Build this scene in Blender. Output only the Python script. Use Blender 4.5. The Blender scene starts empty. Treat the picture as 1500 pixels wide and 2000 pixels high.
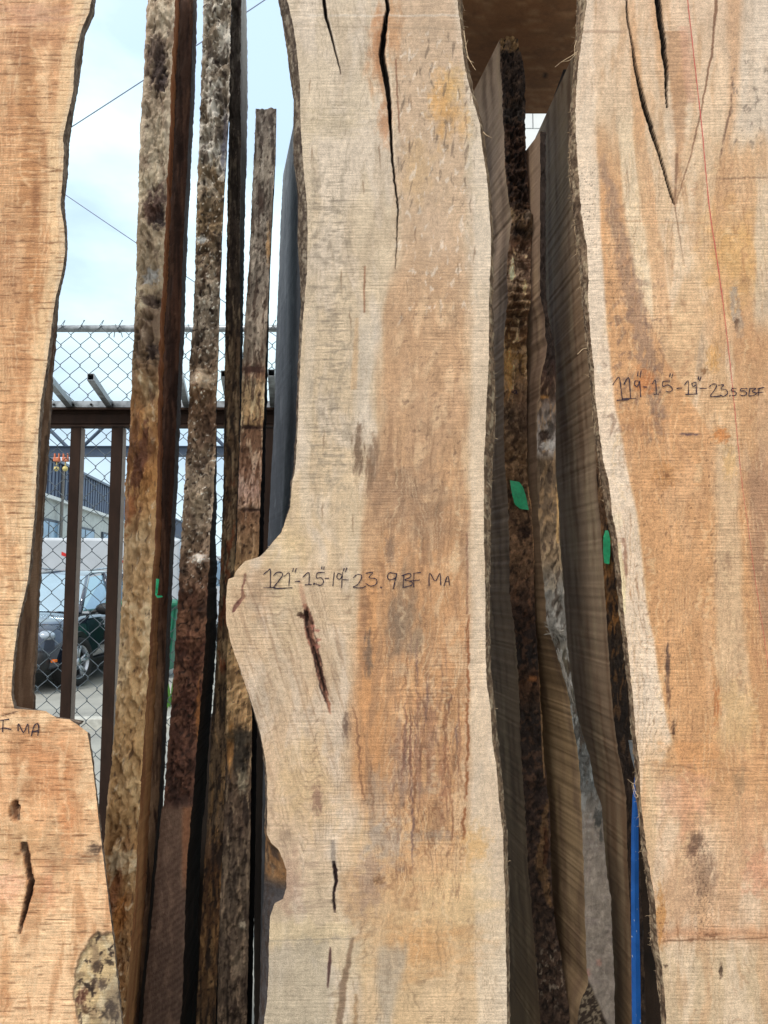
import bpy, bmesh, math, random
import numpy as np
from math import radians, sin, cos, tan, pi
random.seed(7)
rng = np.random.default_rng(11)
C = bpy.context.scene.collection
scene = bpy.context.scene

# ------------------------------------------------------------------ camera
F = 1444.0; TH = radians(5.2); CH = 1.6
cam_d = bpy.data.cameras.new('camera'); cam = bpy.data.objects.new('camera', cam_d); C.objects.link(cam)
cam.location = (0, 0, CH); cam.rotation_euler = (radians(90) + TH, 0, 0)
cam_d.sensor_fit = 'VERTICAL'; cam_d.sensor_height = 36; cam_d.sensor_width = 27
cam_d.lens = F / 2000 * 36; cam_d.clip_start = 0.05; cam_d.clip_end = 2000
scene.camera = cam
scene.view_settings.view_transform = 'Standard'; scene.view_settings.look = 'None'
scene.view_settings.exposure = 0.36; scene.view_settings.gamma = 1

# ------------------------------------------------------------------ sky and sun
SUN_EL, SUN_AZ = radians(58), radians(212)      # the bright part of the overcast is behind and left of the camera
w = bpy.data.worlds.new('World'); scene.world = w; w.use_nodes = True
nt = w.node_tree; nt.nodes.clear()
def N(nt, t, **k):
    n = nt.nodes.new(t)
    for a, b in k.items(): setattr(n, a, b)
    return n
out = N(nt, 'ShaderNodeOutputWorld'); bg = N(nt, 'ShaderNodeBackground'); bg.inputs[1].default_value = 0.12
sky = N(nt, 'ShaderNodeTexSky', sky_type='NISHITA', sun_disc=False, sun_elevation=SUN_EL, sun_rotation=SUN_AZ)
tc = N(nt, 'ShaderNodeTexCoord'); mp = N(nt, 'ShaderNodeMapping'); mp.inputs['Scale'].default_value = (1, 1, 2.2)
no = N(nt, 'ShaderNodeTexNoise'); no.inputs['Scale'].default_value = 3.4; no.inputs['Detail'].default_value = 6; no.inputs['Roughness'].default_value = .5
rp = N(nt, 'ShaderNodeValToRGB'); rp.color_ramp.elements[0].position = .38; rp.color_ramp.elements[1].position = .6
rp.color_ramp.elements[0].color = (4.5, 5.9, 7.4, 1); rp.color_ramp.elements[1].color = (7.0, 8.8, 9.3, 1)
dt = N(nt, 'ShaderNodeVectorMath', operation='DOT_PRODUCT'); dt.inputs[1].default_value = (-.35, -.72, .6)
mr = N(nt, 'ShaderNodeMapRange'); mr.inputs[1].default_value = -.2; mr.inputs[2].default_value = .9; mr.inputs[3].default_value = 1; mr.inputs[4].default_value = 1.25
ml = N(nt, 'ShaderNodeVectorMath', operation='SCALE'); mx = N(nt, 'ShaderNodeMix', data_type='RGBA'); mx.inputs[0].default_value = .88
# lift of brightness from the horizon up to the high cloud
sx = N(nt, 'ShaderNodeSeparateXYZ'); mz = N(nt, 'ShaderNodeMapRange'); mz.inputs[1].default_value = .05; mz.inputs[2].default_value = .55; mz.inputs[3].default_value = .86; mz.inputs[4].default_value = 1.14
ml2 = N(nt, 'ShaderNodeVectorMath', operation='SCALE')
L = nt.links.new
L(tc.outputs['Generated'], mp.inputs[0]); L(mp.outputs[0], no.inputs[0]); L(no.outputs[0], rp.inputs[0])
L(tc.outputs['Generated'], dt.inputs[0]); L(dt.outputs['Value'], mr.inputs[0]); nb = N(nt, 'ShaderNodeMix', data_type='RGBA'); nb.inputs[7].default_value = (7.0, 7.0, 7.0, 1)   # thicker, whiter cloud away from the horizon ahead
nbm = N(nt, 'ShaderNodeMapRange'); nbm.inputs[1].default_value = -.1; nbm.inputs[2].default_value = .5; L(dt.outputs['Value'], nbm.inputs[0]); L(nbm.outputs[0], nb.inputs[0]); L(rp.outputs[0], nb.inputs[6]); L(nb.outputs[2], ml.inputs[0]); L(mr.outputs[0], ml.inputs['Scale'])
L(tc.outputs['Generated'], sx.inputs[0]); L(sx.outputs[2], mz.inputs[0]); L(ml.outputs[0], ml2.inputs[0]); L(mz.outputs[0], ml2.inputs['Scale'])
L(sky.outputs[0], mx.inputs[6]); L(ml2.outputs[0], mx.inputs[7]); L(mx.outputs[2], bg.inputs[0]); L(bg.outputs[0], out.inputs[0])
sd = bpy.data.lights.new('sun', 'SUN'); sd.energy = 1.5; sd.angle = radians(11); sd.color = (1, .95, .87)
so = bpy.data.objects.new('sun', sd); C.objects.link(so)
# Nishita rotation is measured from +Y towards +X
sv = (sin(SUN_AZ) * cos(SUN_EL), cos(SUN_AZ) * cos(SUN_EL), sin(SUN_EL))
from mathutils import Vector, Matrix
so.rotation_euler = Vector(sv).to_track_quat('Z', 'Y').to_euler(); so.location = (0, -5, 8)

# ------------------------------------------------------------------ helpers: geometry of the template
def zpy(z, D):
    dz = z - CH; yc = D * cos(TH) + dz * sin(TH); up = -D * sin(TH) + dz * cos(TH)
    return 1000 - F * up / yc
def ycam(z, D): return D * cos(TH) + (z - CH) * sin(TH)
def pt(px, py, D):
    cx = (px - 750) / F; cy = (1000 - py) / F
    y = cos(TH) - sin(TH) * cy; z = sin(TH) + cos(TH) * cy; t = D / y
    return Vector((cx * t, D, CH + z * t))
def zat(py, D): return pt(750, py, D).z

def lin(c):
    c = np.clip(np.asarray(c, float) / 255, 0, 1)
    return np.where(c <= .04045, c / 12.92, ((c + .055) / 1.055) ** 2.4)
def L4(c): return tuple(lin(c)) + (1,)

# ------------------------------------------------------------------ numpy noise
_T = np.random.default_rng(5).integers(0, 4096, 4096).astype(np.int32); _R = np.random.default_rng(6).random(4096).astype(np.float32)
_GA = (np.arange(4096) * 2.399963).astype(np.float32); _GC, _GS = np.cos(_GA), np.sin(_GA)
def _ix(ix, iy, s): return _T[(_T[(ix + int(s) * 131) & 4095] + iy) & 4095]
def hsh(ix, iy, s): return _R[_ix(ix, iy, s)]
def pn(x, y, s=0):
    xf = np.floor(x); yf = np.floor(y); fx = (x - xf).astype(np.float32); fy = (y - yf).astype(np.float32); xi = xf.astype(np.int32); yi = yf.astype(np.int32)
    u = fx * fx * (3 - 2 * fx); v = fy * fy * (3 - 2 * fy)
    def g(ix, iy, dx, dy):
        k = _ix(ix, iy, s); return _GC[k] * dx + _GS[k] * dy
    a = g(xi, yi, fx, fy); b = g(xi + 1, yi, fx - 1, fy); c = g(xi, yi + 1, fx, fy - 1); d = g(xi + 1, yi + 1, fx - 1, fy - 1)
    return .5 + .92 * ((a + (b - a) * u) * (1 - v) + (c + (d - c) * u) * v)
def vn(x, y, s=0):
    xi = np.floor(x); yi = np.floor(y); fx = (x - xi).astype(np.float32); fy = (y - yi).astype(np.float32); xi = xi.astype(np.int32); yi = yi.astype(np.int32)
    fx = fx * fx * (3 - 2 * fx); fy = fy * fy * (3 - 2 * fy)
    a = hsh(xi, yi, s); b = hsh(xi + 1, yi, s); c = hsh(xi, yi + 1, s); d = hsh(xi + 1, yi + 1, s)
    return (a + (b - a) * fx) * (1 - fy) + (c + (d - c) * fx) * fy
def fbm(x, y, s=0, o=4, g=.55):
    t = 0; a = 1; n = 0; x, y = x * .85, y * .85
    w = pn(x * .9, y * .9, s + 501) - .5; x = x + w * .9; y = y - w * .6
    for k in range(o):
        t = t + a * pn(x, y, s + k * 17); n += a; a *= g
        x, y = x * 2.03 + 5.2, y * 2.07 + 1.7
    return t / n
def ridge(x, y, s=0, o=4):
    t = 0; a = 1; n = 0
    for k in range(o):
        t = t + a * (1 - np.abs(2 * vn(x, y, s + k * 13) - 1)); n += a; a *= .5; x = x * 2.03 + 3.1; y = y * 2.01 + 7.7
    return t / n
def sstep(a, b, x):
    t = np.clip((x - a) / (b - a), 0, 1); return t * t * (3 - 2 * t)
def curve(pts):
    p = sorted([(b, a) for a, b in pts]); ys = np.array([q[0] for q in p], float); xs = np.array([q[1] for q in p], float)
    return lambda y: np.interp(y, ys, xs)

class Paint:
    """colours of one sawn or bark surface in the slab's own template coordinates"""
    def __init__(s, X, Y, seed):
        s.X, s.Y, s.seed = X, Y, seed; s.c = np.zeros(X.shape + (3,)) + 150; s.h = np.zeros(X.shape); s.k = 0
    def sd(s): s.k += 1; return s.seed * 31 + s.k * 7
    def grade(s, sat=.85, mul=(1, 1, 1)):
        g = s.c.mean(-1, keepdims=True); s.c = np.clip((g + (s.c - g) * sat) * np.array(mul), 0, 250); return s
    def grain(s, v=.12, h=.1, b=.1, big=.08):
        X, Y = s.X, s.Y
        w1 = fbm(X / 70, Y / 120, s.seed + 7, 3) - .5; w2 = pn(X / 55, Y / 70, s.seed + 8) - .5
        Xv = X + 60 * w1 + 8 * (pn(X / 18, Y / 22, s.seed + 9) - .5); Yh = Y + 10 * w2 + 2.5 * (pn(X / 13, Y / 16, s.seed + 10) - .5) + .02 * (X - 700)
        br = sstep(.42, .6, pn(X / 26, Y / 34, s.seed + 11))
        f = 1 + v * 3 * (fbm(Xv / 7, Y / 70, s.seed + 1, 3) - .5) * (1.2 - br) + h * 3.4 * (pn(X / 24, Yh / 3.4, s.seed + 3) - .5) * (.5 + br) + h * 2 * (fbm(X / 60, Yh / 8, s.seed + 4, 2) - .5) + b * 4 * (fbm(X / 6, Y / 6, s.seed + 5, 3) - .5) + big * 3.5 * (fbm(Xv / 40, Y / 110, s.seed + 6, 3) - .5)
        s.c = np.clip(s.c * np.clip(f, .55, 1.35)[..., None], 0, 250); return s
    def rings(s, rgb, per=9, amp=30, a=.3, y0=-500, y1=4000, x0=-9999, x1=9999, sx=70, sy=240, slope=0, fine=3, edge=30):
        # growth ring lines: thin, wavering, broken
        q = np.where((s.Y[:, 0] > y0 - 80) & (s.Y[:, 0] < y1 + 80))[0]
        if not len(q): return s
        r = slice(q[0], q[-1] + 1); X, Y = s.X[r], s.Y[r]; sd_ = s.sd()
        ph = X + slope * (Y - y0) + amp * 2 * (pn(X / sx, Y / sy, sd_) - .5) + fine * 2 * (pn(X / 25, Y / 11, sd_ + 1) - .5)
        w = sstep(.55, 1, np.sin(ph * 2 * pi / per)) * sstep(.4, .62, fbm(X / 16, Y / 70, sd_ + 2, 3))
        w = w * sstep(y0 - edge, y0 + edge, Y) * (1 - sstep(y1 - edge, y1 + edge, Y)) * sstep(x0 - 12, x0 + 12, X) * (1 - sstep(x1 - 12, x1 + 12, X)) * a
        w = w[..., None]; s.c[r] = s.c[r] * (1 - w) + np.asarray(rgb, float) * w; return s
    def zones(s, tab):
        ys = [t[0] for t in tab]
        for i in range(3): s.c[..., i] = np.interp(s.Y, ys, [t[1][i] for t in tab])
        return s
    def mix(s, m, rgb):
        m = np.clip(m, 0, 1)[..., None]; s.c = s.c * (1 - m) + np.asarray(rgb, float) * m; return s
    def zmix(s, m, tab):
        ys = [t[0] for t in tab]; t2 = np.stack([np.interp(s.Y, ys, [t[1][i] for t in tab]) for i in range(3)], -1)
        m = np.clip(m, 0, 1)[..., None]; s.c = s.c * (1 - m) + t2 * m; return s
    def noise(s, rgb, sx, sy, lo=.45, hi=.6, a=.7, o=4, y0=None, y1=None, x0=None, x1=None, f=fbm):
        rr = slice(None)
        if y0 is not None or y1 is not None:
            q = np.where((s.Y[:, 0] > (y0 if y0 is not None else -9e9) - 70) & (s.Y[:, 0] < (y1 if y1 is not None else 9e9) + 70))[0]
            if not len(q): return s
            rr = slice(q[0], q[-1] + 1)
        full = s; s = Paint(full.X[rr], full.Y[rr], full.seed); s.k = full.k; s.c = full.c[rr]
        m = sstep(lo, hi, f(s.X / sx, s.Y / sy, s.sd(), o)) * a
        if y0 is not None: m = m * sstep(y0 - 25, y0 + 25, s.Y + 50 * (pn(s.X / 20, s.Y / 60, s.seed) - .5))
        if y1 is not None: m = m * (1 - sstep(y1 - 25, y1 + 25, s.Y + 50 * (pn(s.X / 20, s.Y / 60, s.seed + 5) - .5)))
        if x0 is not None: m = m * sstep(x0 - 12, x0 + 12, s.X)
        if x1 is not None: m = m * (1 - sstep(x1 - 12, x1 + 12, s.X))
        s.zmix(m, rgb) if isinstance(rgb, list) else s.mix(m, rgb)
        full.c[rr] = s.c; full.k = s.k + 3; return full
    def band(s, l, r, rgb, soft=8, a=1, wob=8, y0=-500, y1=4000, ys=40, brk=0, sc=(25, 90)):
        rr = np.where((s.Y[:, 0] > y0 - 2 * ys - 60) & (s.Y[:, 0] < y1 + 2 * ys + 60))[0]
        if not len(rr): return s
        full = s; s = Paint(full.X[rr], full.Y[rr], full.seed); s.k = full.k; s.c = full.c[rr]
        n = (fbm(s.X / sc[0], s.Y / sc[1], s.sd(), 3) - .5) * wob * 2.4
        m = np.ones(s.X.shape)
        if l is not None: m = m * sstep(-soft, soft, s.X - curve(l)(s.Y) + n)
        if r is not None: m = m * sstep(-soft, soft, curve(r)(s.Y) - s.X + n)
        m = m * sstep(y0 - ys, y0 + ys, s.Y + n * 3) * (1 - sstep(y1 - ys, y1 + ys, s.Y + n * 3)) * a
        if brk: m = m * sstep(.5 - brk, .5 + .1, fbm(s.X / 14, s.Y / 70, s.sd(), 4) + .12)
        s.mix(m, rgb); full.c[rr] = s.c; full.k = s.k + 3; return full
    def blob(s, x, y, rx, ry, rgb, a=.8, rot=0, rough=.6, sharp=.35, dep=0):
        c, q = cos(rot), sin(rot); sd_ = s.sd(); R = 2.2 * max(rx, ry) if rot else 0
        k = (np.abs(s.X - x) < max(2.2 * rx, R)) & (np.abs(s.Y - y) < max(2.2 * ry, R))
        if not k.any(): return s
        X, Y = s.X[k], s.Y[k]; dx, dy = X - x, Y - y
        u = (dx * c + dy * q) / rx; v = (-dx * q + dy * c) / ry
        d = np.sqrt(u * u + v * v) + (fbm(X / max(rx * .45, 4), Y / max(ry * .35, 4), sd_, 4) - .5) * 2.6 * rough
        m = 1 - sstep(1 - sharp, 1 + sharp * .6, d)
        if dep: s.h[k] += m * dep
        m = (np.clip(m * a, 0, 1))[:, None]; s.c[k] = s.c[k] * (1 - m) + np.asarray(rgb, float) * m; return s
    def streak(s, pts, rgb, hw=2, a=.8, soft=1.5, wob=1.5, dep=0, brk=0):
        # near-vertical line: points (x, y) or (x, y, half width)
        p = sorted(pts, key=lambda t: t[1]); ys = [t[1] for t in p]; Y1 = s.Y[:, :1]; sd_ = s.sd()
        r = np.where((Y1[:, 0] >= ys[0]) & (Y1[:, 0] <= ys[-1]))[0]
        if not len(r): return s
        Y1 = Y1[r]; X = s.X[r]
        xc = np.interp(Y1, ys, [t[0] for t in p]); h = np.interp(Y1, ys, [(t[2] if len(t) > 2 else hw) for t in p])
        n = (fbm(Y1 * 0 + 3, Y1 / 14, sd_, 4) - .5) * 2.6 * wob
        m = (1 - sstep(h - soft * .4, h + soft, np.abs(X - xc + n)))
        m = m * np.clip(h / (soft * .7), 0, 1)
        if brk: k = m > 0; m[k] = m[k] * sstep(.5 - brk, .55, fbm(X[k] / 5, s.Y[r][k] / 18, s.sd(), 3) + .08)
        if dep: s.h[r] += (1 - sstep(h * .35 - .6, h * .9 + 1.2, np.abs(X - xc + n))) * dep * np.clip(h / 3, .15, 1)
        m = np.clip(m * a, 0, 1)[..., None]; s.c[r] = s.c[r] * (1 - m) + np.asarray(rgb, float) * m; return s
    def hline(s, x0, x1, y, rgb, hw=1.2, a=.6, slope=0):
        yy = y + (s.X - x0) * slope + (fbm(s.X / 30, s.X * 0, s.sd(), 3) - .5) * 6
        m = (1 - sstep(hw * .3, hw + 1.5, np.abs(s.Y - yy))) * sstep(x0 - 8, x0 + 8, s.X) * (1 - sstep(x1 - 8, x1 + 8, s.X))
        return s.mix(m * a, rgb)

# ------------------------------------------------------------------ materials
def newmat(name):
    m = bpy.data.materials.new(name); m.use_nodes = True; nt = m.node_tree
    return m, nt, nt.nodes['Principled BSDF']
def ramp(nt, p0, v0, p1, v1):
    r = N(nt, 'ShaderNodeMapRange'); r.inputs[1].default_value = p0; r.inputs[2].default_value = p1
    r.inputs[3].default_value = v0; r.inputs[4].default_value = v1; return r
def math_(nt, op, a, b):
    n = N(nt, 'ShaderNodeMath', operation=op)
    for i, q in enumerate((a, b)):
        if isinstance(q, (int, float)): n.inputs[i].default_value = q
        else: nt.links.new(q, n.inputs[i])
    return n.outputs[0]
def noise_(nt, vec, scale, detail=4, rough=.55, loc=(0, 0, 0), rot=(0, 0, 0)):
    mp = N(nt, 'ShaderNodeMapping'); mp.inputs['Scale'].default_value = scale; mp.inputs['Location'].default_value = loc; mp.inputs['Rotation'].default_value = rot
    n = N(nt, 'ShaderNodeTexNoise'); n.inputs['Scale'].default_value = 1; n.inputs['Detail'].default_value = detail; n.inputs['Roughness'].default_value = rough
    nt.links.new(vec, mp.inputs[0]); nt.links.new(mp.outputs[0], n.inputs[0]); return n.outputs[0]
def sawn(name, saw=.22, period=.008, fine=.2, fibre=.12, blotch=.12, tilt=0, seed=0, rough=.75, bump=.5):
    m, nt, b = newmat(name); l = nt.links.new
    at = N(nt, 'ShaderNodeAttribute', attribute_name='Col'); tc = N(nt, 'ShaderNodeTexCoord'); v = tc.outputs['Object']
    # band saw lines: near level ridges, uneven in strength
    mp = N(nt, 'ShaderNodeMapping'); mp.inputs['Rotation'].default_value = (tilt, tilt, 0); l(v, mp.inputs[0]); v2 = mp.outputs[0]
    wv = N(nt, 'ShaderNodeTexWave', wave_type='BANDS', bands_direction='Z', wave_profile='SIN')
    wv.inputs['Scale'].default_value = .314 / period; wv.inputs['Distortion'].default_value = 2.6; wv.inputs['Detail'].default_value = 3; wv.inputs['Detail Scale'].default_value = .5
    l(v2, wv.inputs[0])
    a1 = noise_(nt, v2, (13, 13, 400), 5, .7, (seed, 1, 2)); a2 = noise_(nt, v2, (16, 16, 170), 4, .6, (seed, 5, 2))
    reg = noise_(nt, v, (6, 6, 4), 2, .5, (seed, 9, 1)); rg = ramp(nt, .36, .1, .64, 1.35); l(reg, rg.inputs[0])
    sp = noise_(nt, v, (420, 420, 500), 3, .7, (seed, 3, 3)); gr = noise_(nt, v, (120, 120, 9), 5, .7, (seed, 3, 8))
    w1 = ramp(nt, 0, -1, .55, 1); l(wv.outputs[1], w1.inputs[0])
    n1 = ramp(nt, .3, -1, .62, .8); l(a1, n1.inputs[0]); n2 = ramp(nt, .3, -1, .65, 1); l(a2, n2.inputs[0])
    s1 = math_(nt, 'ADD', math_(nt, 'MULTIPLY', w1.outputs[0], .2), math_(nt, 'ADD', math_(nt, 'MULTIPLY', n1.outputs[0], .6), math_(nt, 'MULTIPLY', n2.outputs[0], .35)))
    s1 = math_(nt, 'MULTIPLY', s1, rg.outputs[0])
    g1 = ramp(nt, .3, -1, .7, 1); l(sp, g1.inputs[0]); g2 = ramp(nt, .3, -1, .7, 1); l(gr, g2.inputs[0])
    bl = noise_(nt, v, (75, 75, 38), 5, .7, (seed, 4, 6)); b1 = ramp(nt, .3, -1, .7, 1); l(bl, b1.inputs[0])
    s1 = math_(nt, 'ADD', s1, math_(nt, 'MULTIPLY', b1.outputs[0], blotch / saw))
    tot = math_(nt, 'ADD', math_(nt, 'MULTIPLY', s1, saw), math_(nt, 'ADD', math_(nt, 'MULTIPLY', g1.outputs[0], fine), math_(nt, 'MULTIPLY', g2.outputs[0], fibre)))
    fac = math_(nt, 'MAXIMUM', math_(nt, 'ADD', tot, 1), .15)
    sc = N(nt, 'ShaderNodeVectorMath', operation='SCALE'); l(at.outputs['Color'], sc.inputs[0]); l(fac, sc.inputs['Scale'])
    l(sc.outputs[0], b.inputs['Base Color']); b.inputs['Roughness'].default_value = rough; b.inputs['Specular IOR Level'].default_value = .25
    bp = N(nt, 'ShaderNodeBump'); bp.inputs['Strength'].default_value = bump; bp.inputs['Distance'].default_value = .0022
    l(tot, bp.inputs['Height']); l(bp.outputs[0], b.inputs['Normal'])
    return m
def bark(name, amp=.35, sc=1.0, rough=.85, bump=.7, stretch=(1, 1, .45), seed=0, spec=.25, gain=1.35, vor=.35):
    m, nt, b = newmat(name); l = nt.links.new
    at = N(nt, 'ShaderNodeAttribute', attribute_name='Col'); tc = N(nt, 'ShaderNodeTexCoord'); v = tc.outputs['Object']
    k = 130 * sc
    a = noise_(nt, v, (k * stretch[0], k * stretch[1], k * stretch[2]), 6, .68, (seed, 2, 4)); f = noise_(nt, v, (600 * sc, 600 * sc, 420 * sc), 3, .6, (seed, 6, 4))
    vo = N(nt, 'ShaderNodeTexVoronoi', feature='DISTANCE_TO_EDGE'); mp = N(nt, 'ShaderNodeMapping'); mp.inputs['Scale'].default_value = (70 * sc * stretch[0], 70 * sc * stretch[1], 70 * sc * stretch[2])
    wp = N(nt, 'ShaderNodeVectorMath', operation='ADD'); nn = N(nt, 'ShaderNodeTexNoise'); nn.inputs['Scale'].default_value = 60 * sc; nn.inputs['Detail'].default_value = 3
    s3 = N(nt, 'ShaderNodeVectorMath', operation='SCALE'); s3.inputs['Scale'].default_value = .03
    l(v, nn.inputs[0]); l(nn.outputs['Color'], s3.inputs[0]); l(v, wp.inputs[0]); l(s3.outputs[0], wp.inputs[1]); l(wp.outputs[0], mp.inputs[0]); l(mp.outputs[0], vo.inputs[0])
    ra = ramp(nt, .3, -1, .68, 1); l(a, ra.inputs[0]); rf = ramp(nt, .3, -1, .7, 1); l(f, rf.inputs[0]); rv = ramp(nt, 0, -1, .12, .15); l(vo.outputs[0], rv.inputs[0])
    tot = math_(nt, 'ADD', math_(nt, 'MULTIPLY', ra.outputs[0], .65), math_(nt, 'ADD', math_(nt, 'MULTIPLY', rf.outputs[0], .3), math_(nt, 'MULTIPLY', rv.outputs[0], vor)))
    fac = math_(nt, 'MULTIPLY', math_(nt, 'MAXIMUM', math_(nt, 'ADD', math_(nt, 'MULTIPLY', tot, amp), 1), .1), gain)
    sc_ = N(nt, 'ShaderNodeVectorMath', operation='SCALE'); l(at.outputs['Color'], sc_.inputs[0]); l(fac, sc_.inputs['Scale'])
    l(sc_.outputs[0], b.inputs['Base Color']); b.inputs['Roughness'].default_value = rough; b.inputs['Specular IOR Level'].default_value = spec
    bp = N(nt, 'ShaderNodeBump'); bp.inputs['Strength'].default_value = bump; bp.inputs['Distance'].default_value = .004
    l(tot, bp.inputs['Height']); l(bp.outputs[0], b.inputs['Normal'])
    return m
def plain(name, c, rough=.6, metal=0, spec=.5, var=.12, sc=40, bump=.15, stretch=(1, 1, 1), c2=None, dist=.002):
    m, nt, b = newmat(name); l = nt.links.new; tc = N(nt, 'ShaderNodeTexCoord')
    n = noise_(nt, tc.outputs['Object'], tuple(sc * q for q in stretch), 5, .6)
    r = N(nt, 'ShaderNodeMix', data_type='RGBA'); cc = np.array(lin(c)); c2 = lin(c2) if c2 is not None else np.clip(cc * (1 + var * 2), 0, 1)
    r.inputs[6].default_value = tuple(cc * (1 - var)) + (1,); r.inputs[7].default_value = tuple(c2) + (1,)
    mr = ramp(nt, .35, 0, .65, 1); l(n, mr.inputs[0]); l(mr.outputs[0], r.inputs[0]); l(r.outputs[2], b.inputs['Base Color'])
    rr = ramp(nt, .3, max(rough - .1, .02), .7, min(rough + .1, 1)); l(n, rr.inputs[0]); l(rr.outputs[0], b.inputs['Roughness'])
    b.inputs['Metallic'].default_value = metal; b.inputs['Specular IOR Level'].default_value = spec
    if bump:
        bp = N(nt, 'ShaderNodeBump'); bp.inputs['Strength'].default_value = bump; bp.inputs['Distance'].default_value = dist; l(n, bp.inputs['Height']); l(bp.outputs[0], b.inputs['Normal'])
    return m

# ------------------------------------------------------------------ object helpers
def tag(o, label=None, cat=None, group=None, kind=None):
    if label: o['label'] = label
    if cat: o['category'] = cat
    if group: o['group'] = group
    if kind: o['kind'] = kind
    return o
def empty(name, loc, label, cat, group=None, rz=0):
    o = bpy.data.objects.new(name, None); C.objects.link(o); o.location = loc; o.rotation_euler = (0, 0, rz); o.empty_display_size = .1
    return tag(o, label, cat, group)
def link(name, me, mat, parent=None, smooth=False):
    o = bpy.data.objects.new(name, me); C.objects.link(o)
    if mat is not None and not me.materials: me.materials.append(mat)
    if smooth: me.polygons.foreach_set('use_smooth', [True] * len(me.polygons))
    if parent is not None: o.parent = parent
    return o
def shift(me, off):
    me.transform(Matrix.Translation(-Vector(off)))
def npmesh(name, grids, quads_extra=None):
    """grids: list of (P[nr,nc,3], COL[nr,nc,3], flip)"""
    vs = []; cs = []; fs = []; n0 = 0
    for P, col, flip in grids:
        nr, nc = P.shape[:2]; idx = np.arange(nr * nc).reshape(nr, nc) + n0
        q = np.stack([idx[:-1, :-1], idx[:-1, 1:], idx[1:, 1:], idx[1:, :-1]], -1).reshape(-1, 4)
        if flip: q = q[:, ::-1]
        vs.append(P.reshape(-1, 3)); cs.append(col.reshape(-1, 3)); fs.append(q); n0 += nr * nc
    V = np.concatenate(vs); Cc = np.concatenate(cs); Q = np.concatenate(fs)
    me = bpy.data.meshes.new(name); me.vertices.add(len(V)); me.vertices.foreach_set('co', V.astype(np.float32).ravel())
    me.loops.add(len(Q) * 4); me.loops.foreach_set('vertex_index', Q.astype(np.int32).ravel())
    me.polygons.add(len(Q)); me.polygons.foreach_set('loop_start', np.arange(0, len(Q) * 4, 4, dtype=np.int32))
    me.update(calc_edges=True)
    a = me.color_attributes.new('Col', 'FLOAT_COLOR', 'POINT')
    rgba = np.ones((len(V), 4), np.float32); rgba[:, :3] = lin(Cc); a.data.foreach_set('color', rgba.ravel())
    me.polygons.foreach_set('use_smooth', np.ones(len(Q), bool)); me.update()
    return me

def jit(y, amp, sc, s): return (fbm(y / sc, y * 0 + s * 3.3, s, 5, .7) - .5) * 3.2 * amp

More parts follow.
